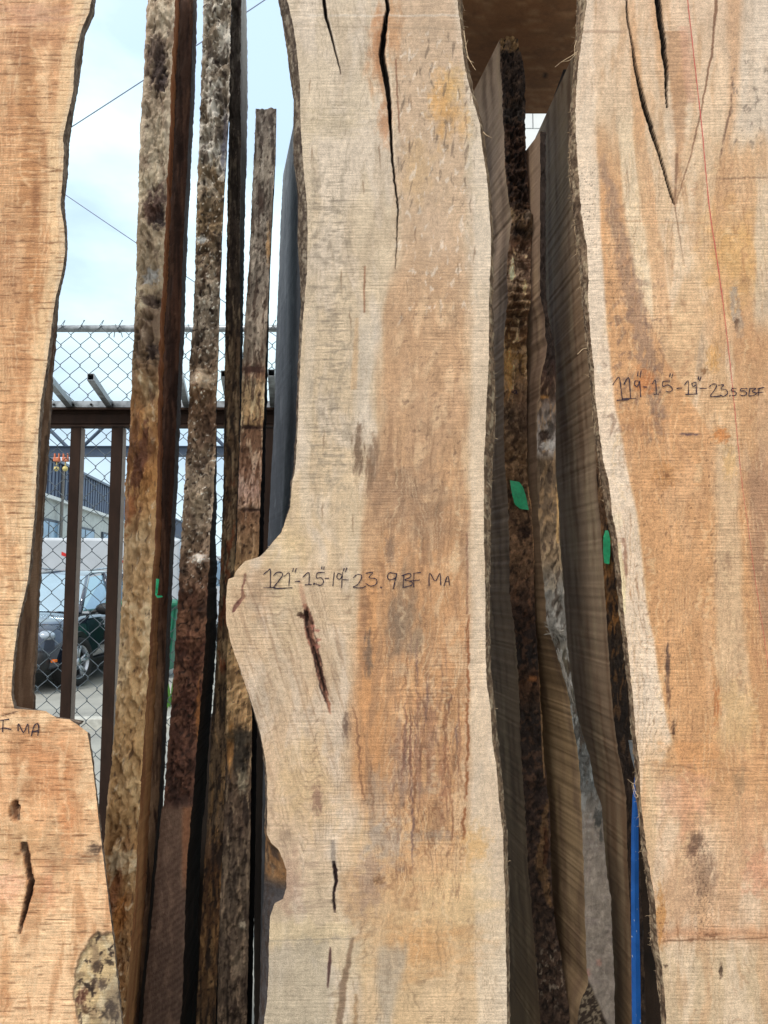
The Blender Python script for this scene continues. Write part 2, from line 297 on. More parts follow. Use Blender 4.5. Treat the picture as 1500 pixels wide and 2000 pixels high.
def slab(name, label, D, Db, ytop, fl, fr, bl=None, br=None, front='bark', cat='wood slab', group=None, nf=30, ns=8, st=2.6,
         pf=None, ps_l=None, ps_r=None, mf=None, ms=None, mback=None, amp=.005, side_amp=.003, jag=1.0, jsc=14, zbot=.02, bulge=0, seed=1, side=None, hf=None, flake=.0, rel=.0, flake_end=9000):
    """one sawn slab standing on the ground: outline curves of its front (depth D) and back (depth Db) swept up from the floor"""
    z1 = zat(ytop, D); fl, fr = curve(fl), curve(fr)
    pys = np.concatenate([np.arange(ytop, min(2030, 2030), st), np.linspace(2030, zpy(zbot, D), 24)[1:]])
    zs = np.array([zat(p, D) for p in pys]); zs[0] = z1
    yF = ycam(zs, D); yB = ycam(zs, Db); pyB = np.array([zpy(z, Db) for z in zs])
    jl = jit(zs * 850, jag, jsc, seed); jr = jit(zs * 850, jag, jsc, seed + 40)
    xl = fl(pys) + jl; xr = fr(pys) + jr
    XL = (xl - 750) / F * yF; XR = (xr - 750) / F * yF
    XBL = (curve(bl)(pyB) + jl - 750) / F * yB if bl else XL
    XBR = (curve(br)(pyB) + jr - 750) / F * yB if br else XR
    base = Vector(((XL[-1] + XR[-1]) / 2, (D + Db) / 2, 0))
    root = empty(name, base, label, cat, group); root['kind'] = 'thing'
    nr = len(zs)
    # front surface
    u = np.linspace(0, 1, nf)[None, :] * np.ones((nr, 1)); X = XL[:, None] * (1 - u) + XR[:, None] * u
    PX = xl[:, None] * (1 - u) + xr[:, None] * u; PY = pys[:, None] * np.ones((1, nf))
    p = pf(PX, PY, u); h = p.h
    win = np.clip(np.minimum(u, 1 - u) * 6, 0, 1)
    if front == 'bark':
        sc = 850 / 1.0
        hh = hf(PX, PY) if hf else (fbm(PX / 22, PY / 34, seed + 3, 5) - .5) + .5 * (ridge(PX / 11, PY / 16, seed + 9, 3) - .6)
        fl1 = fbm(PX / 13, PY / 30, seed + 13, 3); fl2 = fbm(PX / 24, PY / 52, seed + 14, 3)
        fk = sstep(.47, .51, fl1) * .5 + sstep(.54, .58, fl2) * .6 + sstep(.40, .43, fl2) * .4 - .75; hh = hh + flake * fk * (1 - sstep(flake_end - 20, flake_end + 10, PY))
        crest_tone = np.clip(1 + (hh - hh.mean()) * rel, .45, 1.5); p.c = np.clip(p.c * crest_tone[..., None], 0, 245)   # lighter on the crests, darker in the furrows
        dy = -(hh * amp * 2) * win - bulge * (1 - (2 * u - 1) ** 2) + h * win
        dx = (fbm(PX / 15, PY / 15, seed + 77, 3) - .5) * amp * .6 * win
    else:
        dy = h * win + (fbm(PX / 60, PY / 60, seed + 3, 3) - .5) * .0012 * win; dx = 0
    P = np.stack([X + dx, D + dy, zs[:, None] * np.ones((1, nf))], -1)
    gF = (P, p.c, True)
    # sides
    def sidegrid(Xf, Xb, pn, sgn, kind, sd, X0):
        m = ns if kind == 'bark' else max(ns, 10)
        v = np.linspace(0, 1, m)[None, :] * np.ones((nr, 1)); XX = Xf[:, None] * (1 - v) + Xb[:, None] * v; YY = D + (Db - D) * v
        tx = v * (Db - D) * 850 * (1 if kind == 'bark' else 1); ty = PY[:, :1] * np.ones((1, m))
        q = pn(tx, ty, v); wn = np.clip(np.minimum(v, 1 - v) * 5, 0, 1)
        if kind == 'bark': d = ((fbm(tx / 14 + 50, ty / 22, sd, 4) - .35) * 2 * side_amp + side_amp * .6 * (1 - (2 * v - 1) ** 2)) * wn
        else: d = q.h * wn
        G = np.stack([XX + sgn * d, YY, zs[:, None] * np.ones((1, m))], -1)
        return (G, q.c, sgn < 0)
    sk = 'sawn' if front == 'bark' else 'bark'
    gL = sidegrid(XL, XBL, ps_l, -1, sk, seed + 5, 0); gR = sidegrid(XR, XBR, ps_r or ps_l, 1, sk, seed + 6, 0)
    # back, top and bottom close the body
    def quadgrid(a, b, col):
        G = np.stack([a, b], 1); return G
    cb = np.zeros((nr, 2, 3)) + p.c[:, :1] * .9
    B = np.stack([np.stack([XBL, np.full(nr, Db), zs], -1), np.stack([XBR, np.full(nr, Db), zs], -1)], 1); gB = (B, cb, False)
    caps = []
    for r in (0, nr - 1):
        fT = P[r]; uu = np.linspace(0, 1, nf); bT = np.stack([XBL[r] * (1 - uu) + XBR[r] * uu, np.full(nf, Db), np.full(nf, zs[r])], -1)
        caps.append((np.stack([fT, bT], 0), np.stack([p.c[r]] * 2, 0) * .9, r != 0))
    if front == 'bark':
        me = npmesh('bark_edge', [gF]); shift(me, base); link('bark_edge', me, mf, root)
        me = npmesh('board', [gL, gR, gB] + caps); shift(me, base); link('board', me, ms, root)
    else:
        me = npmesh('board', [gF, gB] + caps); shift(me, base); link('board', me, mf, root)
        for g in (gL, gR):
            me = npmesh('bark_edge', [g]); shift(me, base); link('bark_edge', me, ms, root)
    return root

def ribbon(bm, pts, w, nrm=Vector((0, -1, 0)), taper=False, lift=0):
    pts = [Vector(p) for p in pts]; vs = []
    for i, p in enumerate(pts):
        d = (pts[min(i + 1, len(pts) - 1)] - pts[max(i - 1, 0)]).normalized(); s = d.cross(nrm).normalized()
        ww = w * (1 - .85 * i / (len(pts) - 1)) if taper else w
        vs.append((bm.verts.new(p + s * ww / 2), bm.verts.new(p - s * ww / 2)))
    for a, b in zip(vs, vs[1:]): bm.faces.new((a[0], a[1], b[1], b[0]))
def bmobj(name, bm, mat, parent=None, off=None, smooth=False):
    me = bpy.data.meshes.new(name); bm.normal_update(); bm.to_mesh(me); bm.free()
    if off is not None: shift(me, off)
    return link(name, me, mat, parent, smooth)
def densify(pts, n=4):
    o = []
    for i in range(len(pts) - 1):
        p0 = pts[max(i - 1, 0)]; p1 = pts[i]; p2 = pts[i + 1]; p3 = pts[min(i + 2, len(pts) - 1)]
        for k in range(n):
            t = k / n; o.append(tuple(.5 * (2 * p1[j] + (p2[j] - p0[j]) * t + (2 * p0[j] - 5 * p1[j] + 4 * p2[j] - p3[j]) * t * t + (3 * p1[j] - p0[j] - 3 * p2[j] + p3[j]) * t ** 3) for j in range(2)))
    o.append(tuple(pts[-1])); return o
def writing(root, strokes, sc, ox, oy, D, mat, wpx=2.0, lift=.0016, name='marker_writing'):
    bm = bmesh.new()
    for s in strokes:
        if len(s) == 1: s = [(s[0][0] - 2, s[0][1] - 1), (s[0][0] + 5, s[0][1] + 2)]; ww = wpx * 1.9
        else: ww = wpx
        q = densify(s, 5) if len(s) > 2 else densify(s, 3)
        P = [pt(ox + a / sc, oy + b / sc, D - lift) for a, b in q]
        # the pen presses unevenly
        pts = [Vector(p) for p in P]; vs = []
        for i, p in enumerate(pts):
            d = (pts[min(i + 1, len(pts) - 1)] - pts[max(i - 1, 0)]).normalized(); n = d.cross(Vector((0, -1, 0))).normalized()
            w2 = ww / F * D * random.uniform(.55, 1.25)
            vs.append((bm.verts.new(p + n * w2 / 2), bm.verts.new(p - n * w2 / 2)))
        for a, b in zip(vs, vs[1:]): bm.faces.new((a[0], a[1], b[1], b[0]))
    return bmobj(name, bm, mat, root, root.location)
def tube(bm, pts, r, seg=6, r2=None, cap=True):
    pts = [Vector(p) for p in pts]; rings = []; up = None
    for i, p in enumerate(pts):
        d = (pts[min(i + 1, len(pts) - 1)] - pts[max(i - 1, 0)]).normalized()
        a = d.cross(Vector((0, 0, 1)) if abs(d.z) < .9 else Vector((0, 1, 0))).normalized(); b = d.cross(a)
        rr = r if r2 is None else r + (r2 - r) * i / (len(pts) - 1)
        rings.append([bm.verts.new(p + a * rr * cos(2 * pi * k / seg) + b * rr * sin(2 * pi * k / seg)) for k in range(seg)])
    for A, B in zip(rings, rings[1:]):
        for k in range(seg): bm.faces.new((A[k], A[(k + 1) % seg], B[(k + 1) % seg], B[k]))
    if cap: bm.faces.new(rings[0][::-1]); bm.faces.new(rings[-1])
def box(bm, a, b, bev=0):
    r = bmesh.ops.create_cube(bm, size=1)['verts']; a, b = Vector(a), Vector(b)
    for v in r: v.co = Vector(((a[i] + b[i]) / 2 + v.co[i] * (b[i] - a[i]) for i in range(3)))
    if bev:
        es = list({e for v in r for e in v.link_edges}); bmesh.ops.bevel(bm, geom=es, offset=bev, segments=2, affect='EDGES', profile=.5)
def quad(bm, *p): return bm.faces.new([bm.verts.new(q) for q in p])

exec_parts = True
# ================================================================== THE SETTING
gm, gnt, gb = newmat('concrete_ground'); gl = gnt.links.new
tcg = N(gnt, 'ShaderNodeTexCoord'); g1 = noise_(gnt, tcg.outputs['Object'], (1.2, 1.2, 1.2), 6, .6); g2 = noise_(gnt, tcg.outputs['Object'], (60, 60, 60), 4, .7)
gr_ = N(gnt, 'ShaderNodeMix', data_type='RGBA'); gr_.inputs[6].default_value = L4((130, 131, 126)); gr_.inputs[7].default_value = L4((168, 168, 160))
gg = ramp(gnt, .35, 0, .65, 1); gl(math_(gnt, 'ADD', math_(gnt, 'MULTIPLY', g1, .7), math_(gnt, 'MULTIPLY', g2, .3)), gg.inputs[0]); gl(gg.outputs[0], gr_.inputs[0]); gl(gr_.outputs[2], gb.inputs['Base Color']); gb.inputs['Roughness'].default_value = .9
bm = bmesh.new(); quad(bm, (-400, -60, 0), (400, -60, 0), (400, 800, 0), (-400, 800, 0)); o = bmobj('ground', bm, gm); tag(o, 'pale concrete ground of the lumber yard', 'ground', kind='structure')
# joint strip and low kerb between the yard and the parking
km = plain('kerb_concrete', (176, 176, 168), .85, sc=20)
bm = bmesh.new(); box(bm, (-12, 8.1, -.02), (8, 8.25, .11), .012); o = bmobj('kerb', bm, km); tag(o, 'low concrete kerb between yard and parked car', 'kerb', kind='structure')

# ------------------------------------------------------------------ big sawn slabs
BK = bark('bark_grey', .35, 1.0, seed=1)
G_FACE = 'wide slabs standing face on'
def bark_side(base, dark, pale, seed, sx=12, sy=30):
    def f(X, Y, u):
        p = Paint(X, Y, seed); p.zones([(0, base), (3000, base)]); p.noise(dark, sx, sy, .45, .6, .8); p.noise(pale, sx * .8, sy * .6, .52, .66, .7); p.noise((60, 45, 35), 5, 9, .6, .7, .7); return p
    return f

# ---- main slab
def paint_main(X, Y, u):
    p = Paint(X, Y, 3)
    p.zones([(-50, (204, 188, 162)), (300, (202, 186, 158)), (700, (200, 180, 148)), (1050, (204, 180, 144)), (1300, (206, 178, 142)), (1600, (202, 176, 144)), (1850, (200, 182, 150)), (2100, (196, 180, 150))])
    p.noise((208, 194, 174), 60, 160, .45, .65, .6); p.noise((170, 150, 122), 34, 150, .52, .7, .35)
    # pinkish right half up high, warmer heart from mid height
    hl = [(770, -50), (765, 200), (775, 400), (772, 520), (752, 600), (742, 700), (738, 800), (742, 900), (728, 950), (704, 1040), (702, 1150), (700, 1250), (688, 1330), (680, 1400), (690, 1500), (716, 1600), (735, 1720), (730, 1800)]
    hr = [(890, -50), (905, 200), (915, 400), (912, 600), (908, 800), (908, 950), (912, 1100), (915, 1250), (913, 1400), (910, 1520), (900, 1620), (880, 1720), (870, 1800)]
    p.band(hl, hr, (190, 160, 128), 14, .7, 14, -200, 640, 90); p.band(hl, None, (188, 148, 108), 5, .35, 6, 560, 1800, 110); p.band(hl, hr, (186, 144, 104), 16, .66, 18, 560, 1800, 190); p.band([(690, 1650), (700, 2000)], [(960, 1650), (985, 2000)], (210, 176, 128), 30, .65, 24, 1600, 3000, 90)
    p.band([(760, 1000), (740, 1100), (720, 1400), (760, 1650)], [(908, 1000), (914, 1250), (908, 1600)], (194, 138, 86), 24, .45, 26, 1000, 1690, 190)
    p.band([(700, 1000), (700, 1300), (690, 1500)], [(745, 1000), (735, 1300), (745, 1500)], (200, 142, 88), 8, .6, 10, 1120, 1560, 40)
    p.noise((214, 182, 142), 22, 60, .5, .66, .6, x0=770, x1=912, y0=560, y1=1700)
    p.noise((150, 116, 86), 16, 120, .54, .68, .55, x0=700, x1=912, y0=800, y1=1640)
    # left sap wood with grey mildew
    p.noise((146, 134, 114), 14, 26, .5, .7, .45, x0=600, x1=690, y0=300, y1=1000)
    p.noise((122, 112, 96), 30, 6, .52, .72, .45, x0=602, x1=680, y0=350, y1=950)
    p.band([(700, 600), (690, 1000)], [(745, 600), (700, 1000)], (204, 194, 176), 10, .6, 5, 620, 860)
    p.band([(585, 0), (600, 500), (585, 900)], [(612, 0), (622, 500), (606, 900)], (206, 192, 168), 5, .45, 6, 600, 1020)
    # right sapwood edge, pale
    p.band([(890, 0), (925, 240), (935, 400), (925, 600), (918, 900), (916, 1300), (915, 1500), (920, 1700), (935, 2000)], None, (218, 203, 178), 9, .6, 8)
    p.streak([(914, 1200), (915, 1300), (912, 1380), (914, 1450), (910, 1540), (904, 1640)], (134, 80, 46), 2.2, .8, 2, 4, brk=.2)
    p.streak([(912, 1040), (913, 1120), (912, 1200)], (110, 74, 56), 1.5, .5, 2, 2, brk=.3)
    # orange washes
    for b in [(765, 60, 26, 70, (186, 134, 88), .6), (742, 70, 18, 60, (176, 122, 80), .7), (738, 120, 20, 60, (178, 124, 82), .55), (752, 240, 14, 40, (172, 112, 70), .6), (865, 205, 26, 62, (206, 156, 90), .75), (888, 165, 22, 40, (206, 170, 110), .5), (812, 330, 34, 60, (204, 170, 122), .5), (905, 240, 14, 35, (204, 160, 100), .6),
              (650, 240, 60, 30, (180, 164, 132), .5), (560, 1130, 40, 120, (206, 180, 130), .5), (585, 1240, 80, 110, (190, 168, 138), .6), (600, 1530, 60, 90, (206, 176, 128), .6), (690, 1090, 14, 120, (210, 192, 160), .5), (830, 1850, 90, 60, (196, 142, 86), .55), (790, 1700, 60, 70, (196, 150, 104), .5), (930, 1650, 26, 36, (206, 160, 96), .65), (700, 1750, 40, 70, (176, 138, 98), .6), (880, 1760, 90, 60, (220, 190, 140), .6), (860, 1680, 70, 26, (214, 176, 130), .4)]:
        p.blob(b[0], b[1], b[2], b[3], b[4], b[5], 0, .7, .8)
    # grey stains
    for b in [(700, 880, 10, 50, (108, 86, 66), .8), (728, 900, 14, 40, (128, 104, 82), .7), (722, 930, 8, 40, (120, 92, 68), .7), (762, 1070, 10, 34, (126, 104, 86), .7), (720, 1280, 9, 46, (112, 94, 78), .8), (790, 1210, 30, 100, (140, 118, 94), .7), (770, 1230, 16, 60, (126, 106, 88), .5), (830, 1010, 70, 50, (150, 120, 92), .5), (790, 960, 60, 60, (146, 118, 92), .55),
              (676, 1420, 7, 28, (106, 84, 70), .8), (735, 1560, 20, 60, (160, 152, 138), .4), (800, 1540, 60, 14, (142, 124, 108), .4), (850, 1632, 44, 12, (132, 118, 106), .5), (780, 1500, 20, 90, (140, 118, 104), .5), (840, 1450, 14, 110, (132, 96, 76), .55), (815, 1480, 8, 100, (128, 92, 78), .5), (868, 1530, 12, 80, (136, 92, 70), .5), (740, 1718, 12, 10, (128, 92, 62), .8), (620, 1560, 10, 34, (140, 108, 88), .8), (556, 1630, 16, 20, (150, 128, 104), .6), (608, 1830, 40, 20, (150, 134, 110), .6), (720, 1720, 26, 60, (158, 134, 118), .5), (760, 1640, 40, 50, (170, 160, 146), .6)]:
        p.blob(b[0], b[1], b[2], b[3], b[4], b[5], 0, .8, .7)
    p.noise((110, 78, 58), 9, 46, .6, .72, .45, x0=760, x1=905, y0=1340, y1=1760)
    p.noise((214, 168, 118), 10, 60, .58, .7, .55, x0=760, x1=905, y0=1300, y1=1700)
    p.noise((112, 96, 78), 7, 26, .62, .74, .6, x0=770, x1=930, y0=60, y1=420)
    p.noise((222, 210, 190), 9, 20, .62, .74, .6, x0=770, x1=930, y0=60, y1=620)
    p.noise((120, 94, 74), 8, 10, .66, .76, .5, x0=760, x1=920, y0=580, y1=980)
    # lower left knee: diagonal figure
    R = (X + (Y - 1100) * -.32); dm = sstep(1120, 1200, Y) * (1 - sstep(1480, 1560, Y)) * (1 - sstep(660, 690, X))
    p.mix(sstep(.52, .66, fbm(R / 9, Y / 120, 91, 4)) * .4 * dm, (150, 120, 92)); p.mix(sstep(.55, .68, fbm(R / 14, Y / 160, 95, 4)) * .45 * dm, (216, 194, 162))
    p.noise((150, 128, 108), 60, 18, .58, .7, .4, x1=690, y0=1640, y1=1800)
    p.band(None, [(640, 1840), (655, 2050)], (172, 162, 140), 10, .5, 10, 1840, 3000, 8); p.band([(525, 1800), (525, 1860)], [(700, 1800), (655, 1860)], (216, 196, 152), 6, .45, 8, 1800, 1840, 8)
    p.band([(740, 1830), (735, 2050)], [(800, 1830), (760, 2050)], (164, 156, 140), 10, .6, 10, 1850, 3000, 30)
    p.streak([(690, 1830, 2), (670, 1930, 6), (660, 2050, 5)], (112, 88, 66), 4, .7, 4, 4); p.streak([(645, 1850, 1), (644, 1880, 3), (640, 1930, 1)], (74, 48, 44), 3, .9, 2, 1)
    p.streak([(695, 1940, 2), (690, 2050, 3)], (140, 104, 64), 4, .6, 4, 4)
    # splits
    dk = (26, 18, 14)
    p.streak([(752, -50, 2.5), (757, 20, 3.2), (750, 60, 4.6), (745, 105, 5.6), (753, 150, 5.4), (760, 200, 3.6), (763, 260, 2.2), (768, 330, 1.5), (777, 400, 1), (776, 450, .7), (773, 525, .4)], dk, 3, 1, 1.4, 1.6, dep=.034)
    p.streak([(628, -40, 3), (636, 30, 2.8), (646, 65, 1.8), (656, 105, 1.1), (666, 145, .5)], dk, 3, 1, 1.3, .8, dep=.03)
    p.streak([(713, 520), (711, 565), (712, 610)], (150, 108, 80), 1.4, .8, 1.4, .6); p.streak([(773, 115), (775, 160), (780, 260)], (120, 82, 58), 1.2, .7, 1.5, 1.5, brk=.3)
    p.streak([(697, 620, 2), (694, 700, 4), (690, 760, 5)], (190, 152, 108), 4, .5, 4, 2)
    # the dark pocket below the writing
    p.streak([(596, 1178, 2.5), (598, 1196, 6), (604, 1215, 9), (603, 1236, 7), (612, 1262, 6.5), (622, 1300, 5.5), (630, 1335, 5), (638, 1365, 3.5), (646, 1395, 1)], (150, 100, 76), 5, .95, 2.5, 3)
    p.streak([(597, 1185, 1.2), (600, 1205, 6), (606, 1222, 7), (604, 1240, 5), (613, 1265, 5), (622, 1300, 4), (631, 1340, 3.5), (640, 1372, 1)], (112, 76, 60), 4, .95, 1.8, 3.5, dep=.009)
    p.streak([(612, 1262, 1.4), (624, 1310, 1.6), (634, 1350, 1.2)], (34, 22, 18), 1.5, .9, 1, 1.5, dep=.006)
    p.streak([(600, 1195, 3), (598, 1222, 2.5)], (44, 28, 22), 2, .8, 1.6, 2, dep=.006)
    p.streak([(593, 1190, 1), (597, 1222, 1.3), (606, 1250, 1.2), (616, 1300, 1.2), (627, 1345, 1.2), (641, 1385, .6)], (46, 28, 24), 1.5, .9, 1.3, 3, brk=.3); p.streak([(606, 1195, 1), (612, 1228, 1.2), (620, 1262, 1.2), (630, 1310, 1), (640, 1360, .6)], (60, 36, 30), 1.5, .8, 1.3, 3, brk=.3); p.streak([(585, 1130, 1), (590, 1160, 4), (596, 1190, 3)], (176, 130, 104), 4, .5, 4, 2)
    p.blob(590, 1203, 9, 5, (80, 50, 38), .9, .5, .7, .4, dep=.006)
    for x, y in ((618, 1232), (622, 1250), (620, 1262), (610, 1224)): p.blob(x, y, 5, 4, (170, 110, 92), .8, 0, .8)
    p.streak([(478, 1120, 2), (474, 1150, 1.4), (475, 1165, 4), (462, 1182, 5), (456, 1196, 2)], (88, 48, 44), 2, .85, 1.5, 2, dep=.006)
    p.streak([(651, 1683, 2.5), (655, 1700, 4), (656, 1722, 3), (651, 1745, 2), (653, 1775, 2.5), (655, 1783, .5)], (46, 30, 32), 3, .95, 1.3, 1.5, dep=.01)
    p.streak([(650, 1640, 3), (652, 1690, 4)], (130, 120, 110), 3, .6, 3, 1)
    p.hline(545, 740, 1110, (150, 124, 96), 1, .35, .02); p.hline(520, 690, 1838, (150, 140, 120), 1.2, .6, -.03); p.hline(600, 940, 30, (214, 206, 190), 2, .5); p.hline(570, 930, 50, (150, 134, 110), 1, .4, .02)
    p.streak([(478, 1125), (500, 1180, 1), (520, 1230, .5)], (130, 100, 80), 1.3, .6, 1.5, 1)
    p.streak([(690, 1380, 1), (700, 1450, 2), (706, 1520, 2), (712, 1570, 1)], (110, 76, 56), 2, .6, 2, 5, brk=.2)
    p.streak([(725, 1480, 1), (724, 1530, 2), (732, 1600, 1)], (122, 88, 64), 2, .5, 2, 5, brk=.2)
    p.streak([(759, 60), (755, 105), (763, 150), (767, 205), (768, 262), (772, 330)], (226, 208, 178), 1.3, .55, 1.5, 1.6); p.streak([(640, 30), (650, 65), (659, 105)], (222, 210, 186), 1, .5, 1.4, 1)  # pale lip highlights painted along the right of both splits
    p.streak([(741, 60, 2), (737, 105, 3), (744, 150, 3), (752, 205, 2)], (160, 112, 74), 3, .6, 4, 2)
    # edge of the knee left of the bark pocket
    p.blob(560, 1720, 30, 60, (170, 138, 116), .6, 0, .7, .8)
    p.blob(500, 1150, 40, 50, (176, 142, 106), .55, 0, .7, .9)
    p.rings((120, 78, 52), 8, 30, .5, 1330, 1760, 765, 905, 40, 200, 0, 5, 110); p.rings((128, 92, 66), 13, 40, .4, 1000, 1760, 700, 912, 60, 260, 0, 4); p.rings((140, 108, 80), 10, 30, .3, 560, 1100, 750, 912)
    p.rings((126, 100, 74), 9, 40, .3, 1780, 2400, 640, 985, 60, 200); p.rings((132, 106, 82), 10, 36, .35, 1130, 1700, 450, 690, 60, 260, -.32, 3); p.rings((140, 122, 98), 9, 30, .25, -60, 1000, 600, 760); p.rings((224, 200, 160), 11, 36, .4, 900, 1900, 740, 980, 50, 180, 0, 4)
    for _ in range(26):
        x0, y0 = random.uniform(775, 900), random.uniform(1180, 1600); ln = random.uniform(50, 190); hw = random.uniform(.8, 2.6)
        p.streak([(x0, y0, .4), (x0 + random.uniform(-4, 4), y0 + ln * .4, hw), (x0 + random.uniform(-6, 6), y0 + ln, .4)], random.choice([(112, 76, 62), (126, 84, 56), (104, 80, 74)]), 2, random.uniform(.4, .75), 2, 4, brk=.2)
    for _ in range(26):
        x0, y0 = random.uniform(600, 930), random.uniform(60, 1100); p.streak([(x0, y0, .4), (x0 + random.uniform(-3, 3), y0 + random.uniform(8, 18), 1.2), (x0 + random.uniform(-4, 4), y0 + random.uniform(24, 50), .4)], (122, 96, 72), 1, .55, 1.5, 2)
    return p.grade(.93, (.99, .972, .98)).grain(.040, .022, .040, .035)
mainL = [(559, -60), (561, 0), (572, 45), (579, 91), (586, 168), (587, 245), (592, 315), (596, 364), (600, 402), (601, 455), (600, 525), (594, 595), (589, 665), (585, 740), (583, 800), (580, 860), (577, 910), (570, 950), (567, 990), (558, 1015), (550, 1040), (535, 1056), (520, 1075), (508, 1087), (492, 1092), (478, 1096), (470, 1105), (461, 1115), (457, 1127), (446, 1131), (443, 1150), (441, 1190), (442, 1212), (447, 1240), (455, 1270), (470, 1310), (480, 1340), (490, 1370), (500, 1400), (510, 1440), (518, 1480), (522, 1530), (522, 1630), (529, 1646), (545, 1660), (553, 1680), (560, 1700), (559, 1735), (552, 1756), (536, 1764), (528, 1790), (525, 1830), (525, 1900), (522, 1950), (515, 2000), (505, 2300), (500, 2700)]
mainLb = [(541, -60), (543, 0), (552, 45), (561, 105), (565, 140), (573, 196), (573, 245), (573, 315), (581, 367), (582, 420), (581, 472), (585, 525), (588, 595), (585, 665), (583, 740), (582, 800), (580, 860), (577, 910), (572, 950), (570, 990), (562, 1015), (556, 1040), (540, 1058), (526, 1078), (512, 1090), (500, 1096), (480, 1106), (470, 1125), (464, 1150), (462, 1190), (465, 1240), (475, 1290), (492, 1350), (505, 1400), (514, 1440), (519, 1500), (521, 1560), (519, 1640), (517, 1700), (514, 1760), (510, 1850), (510, 1900), (505, 2000), (500, 2700)]
mainR = [(891, -60), (893, 0), (900, 60), (905, 110), (912, 150), (925, 200), (937, 240), (942, 290), (950, 340), (955, 400), (959, 460), (957, 540), (955, 600), (955, 700), (950, 780), (948, 850), (945, 900), (945, 1060), (948, 1150), (948, 1250), (950, 1330), (958, 1380), (962, 1450), (970, 1500), (975, 1570), (982, 1620), (984, 1700), (987, 1750), (988, 1850), (990, 1920), (990, 2000), (992, 2700)]
mainRb = [(900, -60), (903, 0), (904, 50), (909, 100), (917, 145), (930, 200), (944, 250), (948, 300), (954, 345), (958, 400), (962, 460), (962, 540), (962, 600), (965, 700), (968, 780), (968, 830), (965, 870), (963, 900), (960, 960), (958, 1060), (956, 1180), (958, 1300), (966, 1370), (972, 1440), (978, 1490), (983, 1560), (990, 1620), (992, 1700), (993, 1800), (994, 2000), (996, 2700)]
M_MAIN = sawn('sawn_maple_pale', .27, .0078, .3, .03, .1, seed=3)
M_SIDE = bark('bark_strip', .4, 1.3, seed=2)
main = slab('live_edge_slab', 'wide pale central slab with a long black split and handwriting across its middle', 1.70, 1.742, -38, mainL, mainR, mainLb, mainRb,
            front='sawn', group=G_FACE, nf=260, ns=10, st=1.9, pf=paint_main, ps_l=lambda X, Y, u: bark_side((122, 108, 92), (72, 60, 50), (168, 156, 138), 21)(X, Y, u).zmix(sstep(1600, 1650, Y), [(1600, (120, 88, 60)), (1715, (126, 92, 60)), (1740, (66, 62, 62)), (2000, (80, 76, 76))]).noise((60, 48, 42), 6, 26, .5, .66, .75).noise((176, 148, 112), 5, 40, .56, .68, .5, y0=1600, y1=1720), ps_r=bark_side((132, 108, 84), (84, 66, 50), (182, 164, 136), 22), mf=M_MAIN, ms=M_SIDE, jag=1.1, side_amp=.004, seed=3)
INK = plain('marker_ink', (52, 42, 54), .7, sc=300, bump=0, spec=.2)
T_MAIN = [[(285, 555), (305, 540), (320, 530), (320, 575), (320, 620)], [(285, 620), (345, 618)], [(335, 562), (352, 545), (375, 546), (378, 562), (350, 600), (338, 622), (400, 622)], [(385, 567), (412, 548), (410, 612)], [(385, 622), (428, 620)], [(433, 524), (428, 542)], [(447, 524), (440, 546)], [(440, 590), (465, 588)], [(478, 570), (508, 546), (508, 605)], [(488, 606), (522, 604)], [(532, 600)], [(585, 545), (550, 548), (546, 572), (568, 571), (580, 590), (566, 608), (540, 600)], [(572, 516), (570, 530)], [(583, 516), (580, 532)], [(585, 575), (606, 573)], [(632, 545), (625, 612)], [(668, 556), (651, 550), (645, 570), (660, 578), (671, 560)], [(673, 545), (670, 580), (668, 622)], [(681, 524), (676, 540)], [(694, 522), (686, 543)], [(674, 580), (702, 582)], [(725, 572), (745, 555), (765, 560), (762, 580), (745, 605), (725, 618), (770, 620), (786, 610)], [(785, 550), (820, 545), (802, 570), (835, 576), (838, 600), (812, 612), (785, 598)], [(860, 618)], [(935, 552), (902, 547), (892, 568), (905, 582), (932, 572)], [(938, 548), (928, 590), (920, 626)], [(972, 560), (968, 615)], [(960, 562), (1000, 550), (1004, 568), (976, 582), (1010, 590), (1008, 608), (965, 619)], [(1021, 548), (1020, 618)], [(1018, 549), (1055, 545)], [(1003, 586), (1050, 582)], [(1095, 610), (1098, 548), (1125, 587), (1148, 550), (1152, 608)], [(1168, 610), (1186, 562), (1195, 608)], [(1172, 590), (1195, 588)]]
writing(main, T_MAIN, 2.5, 400, 900, 1.70, INK)

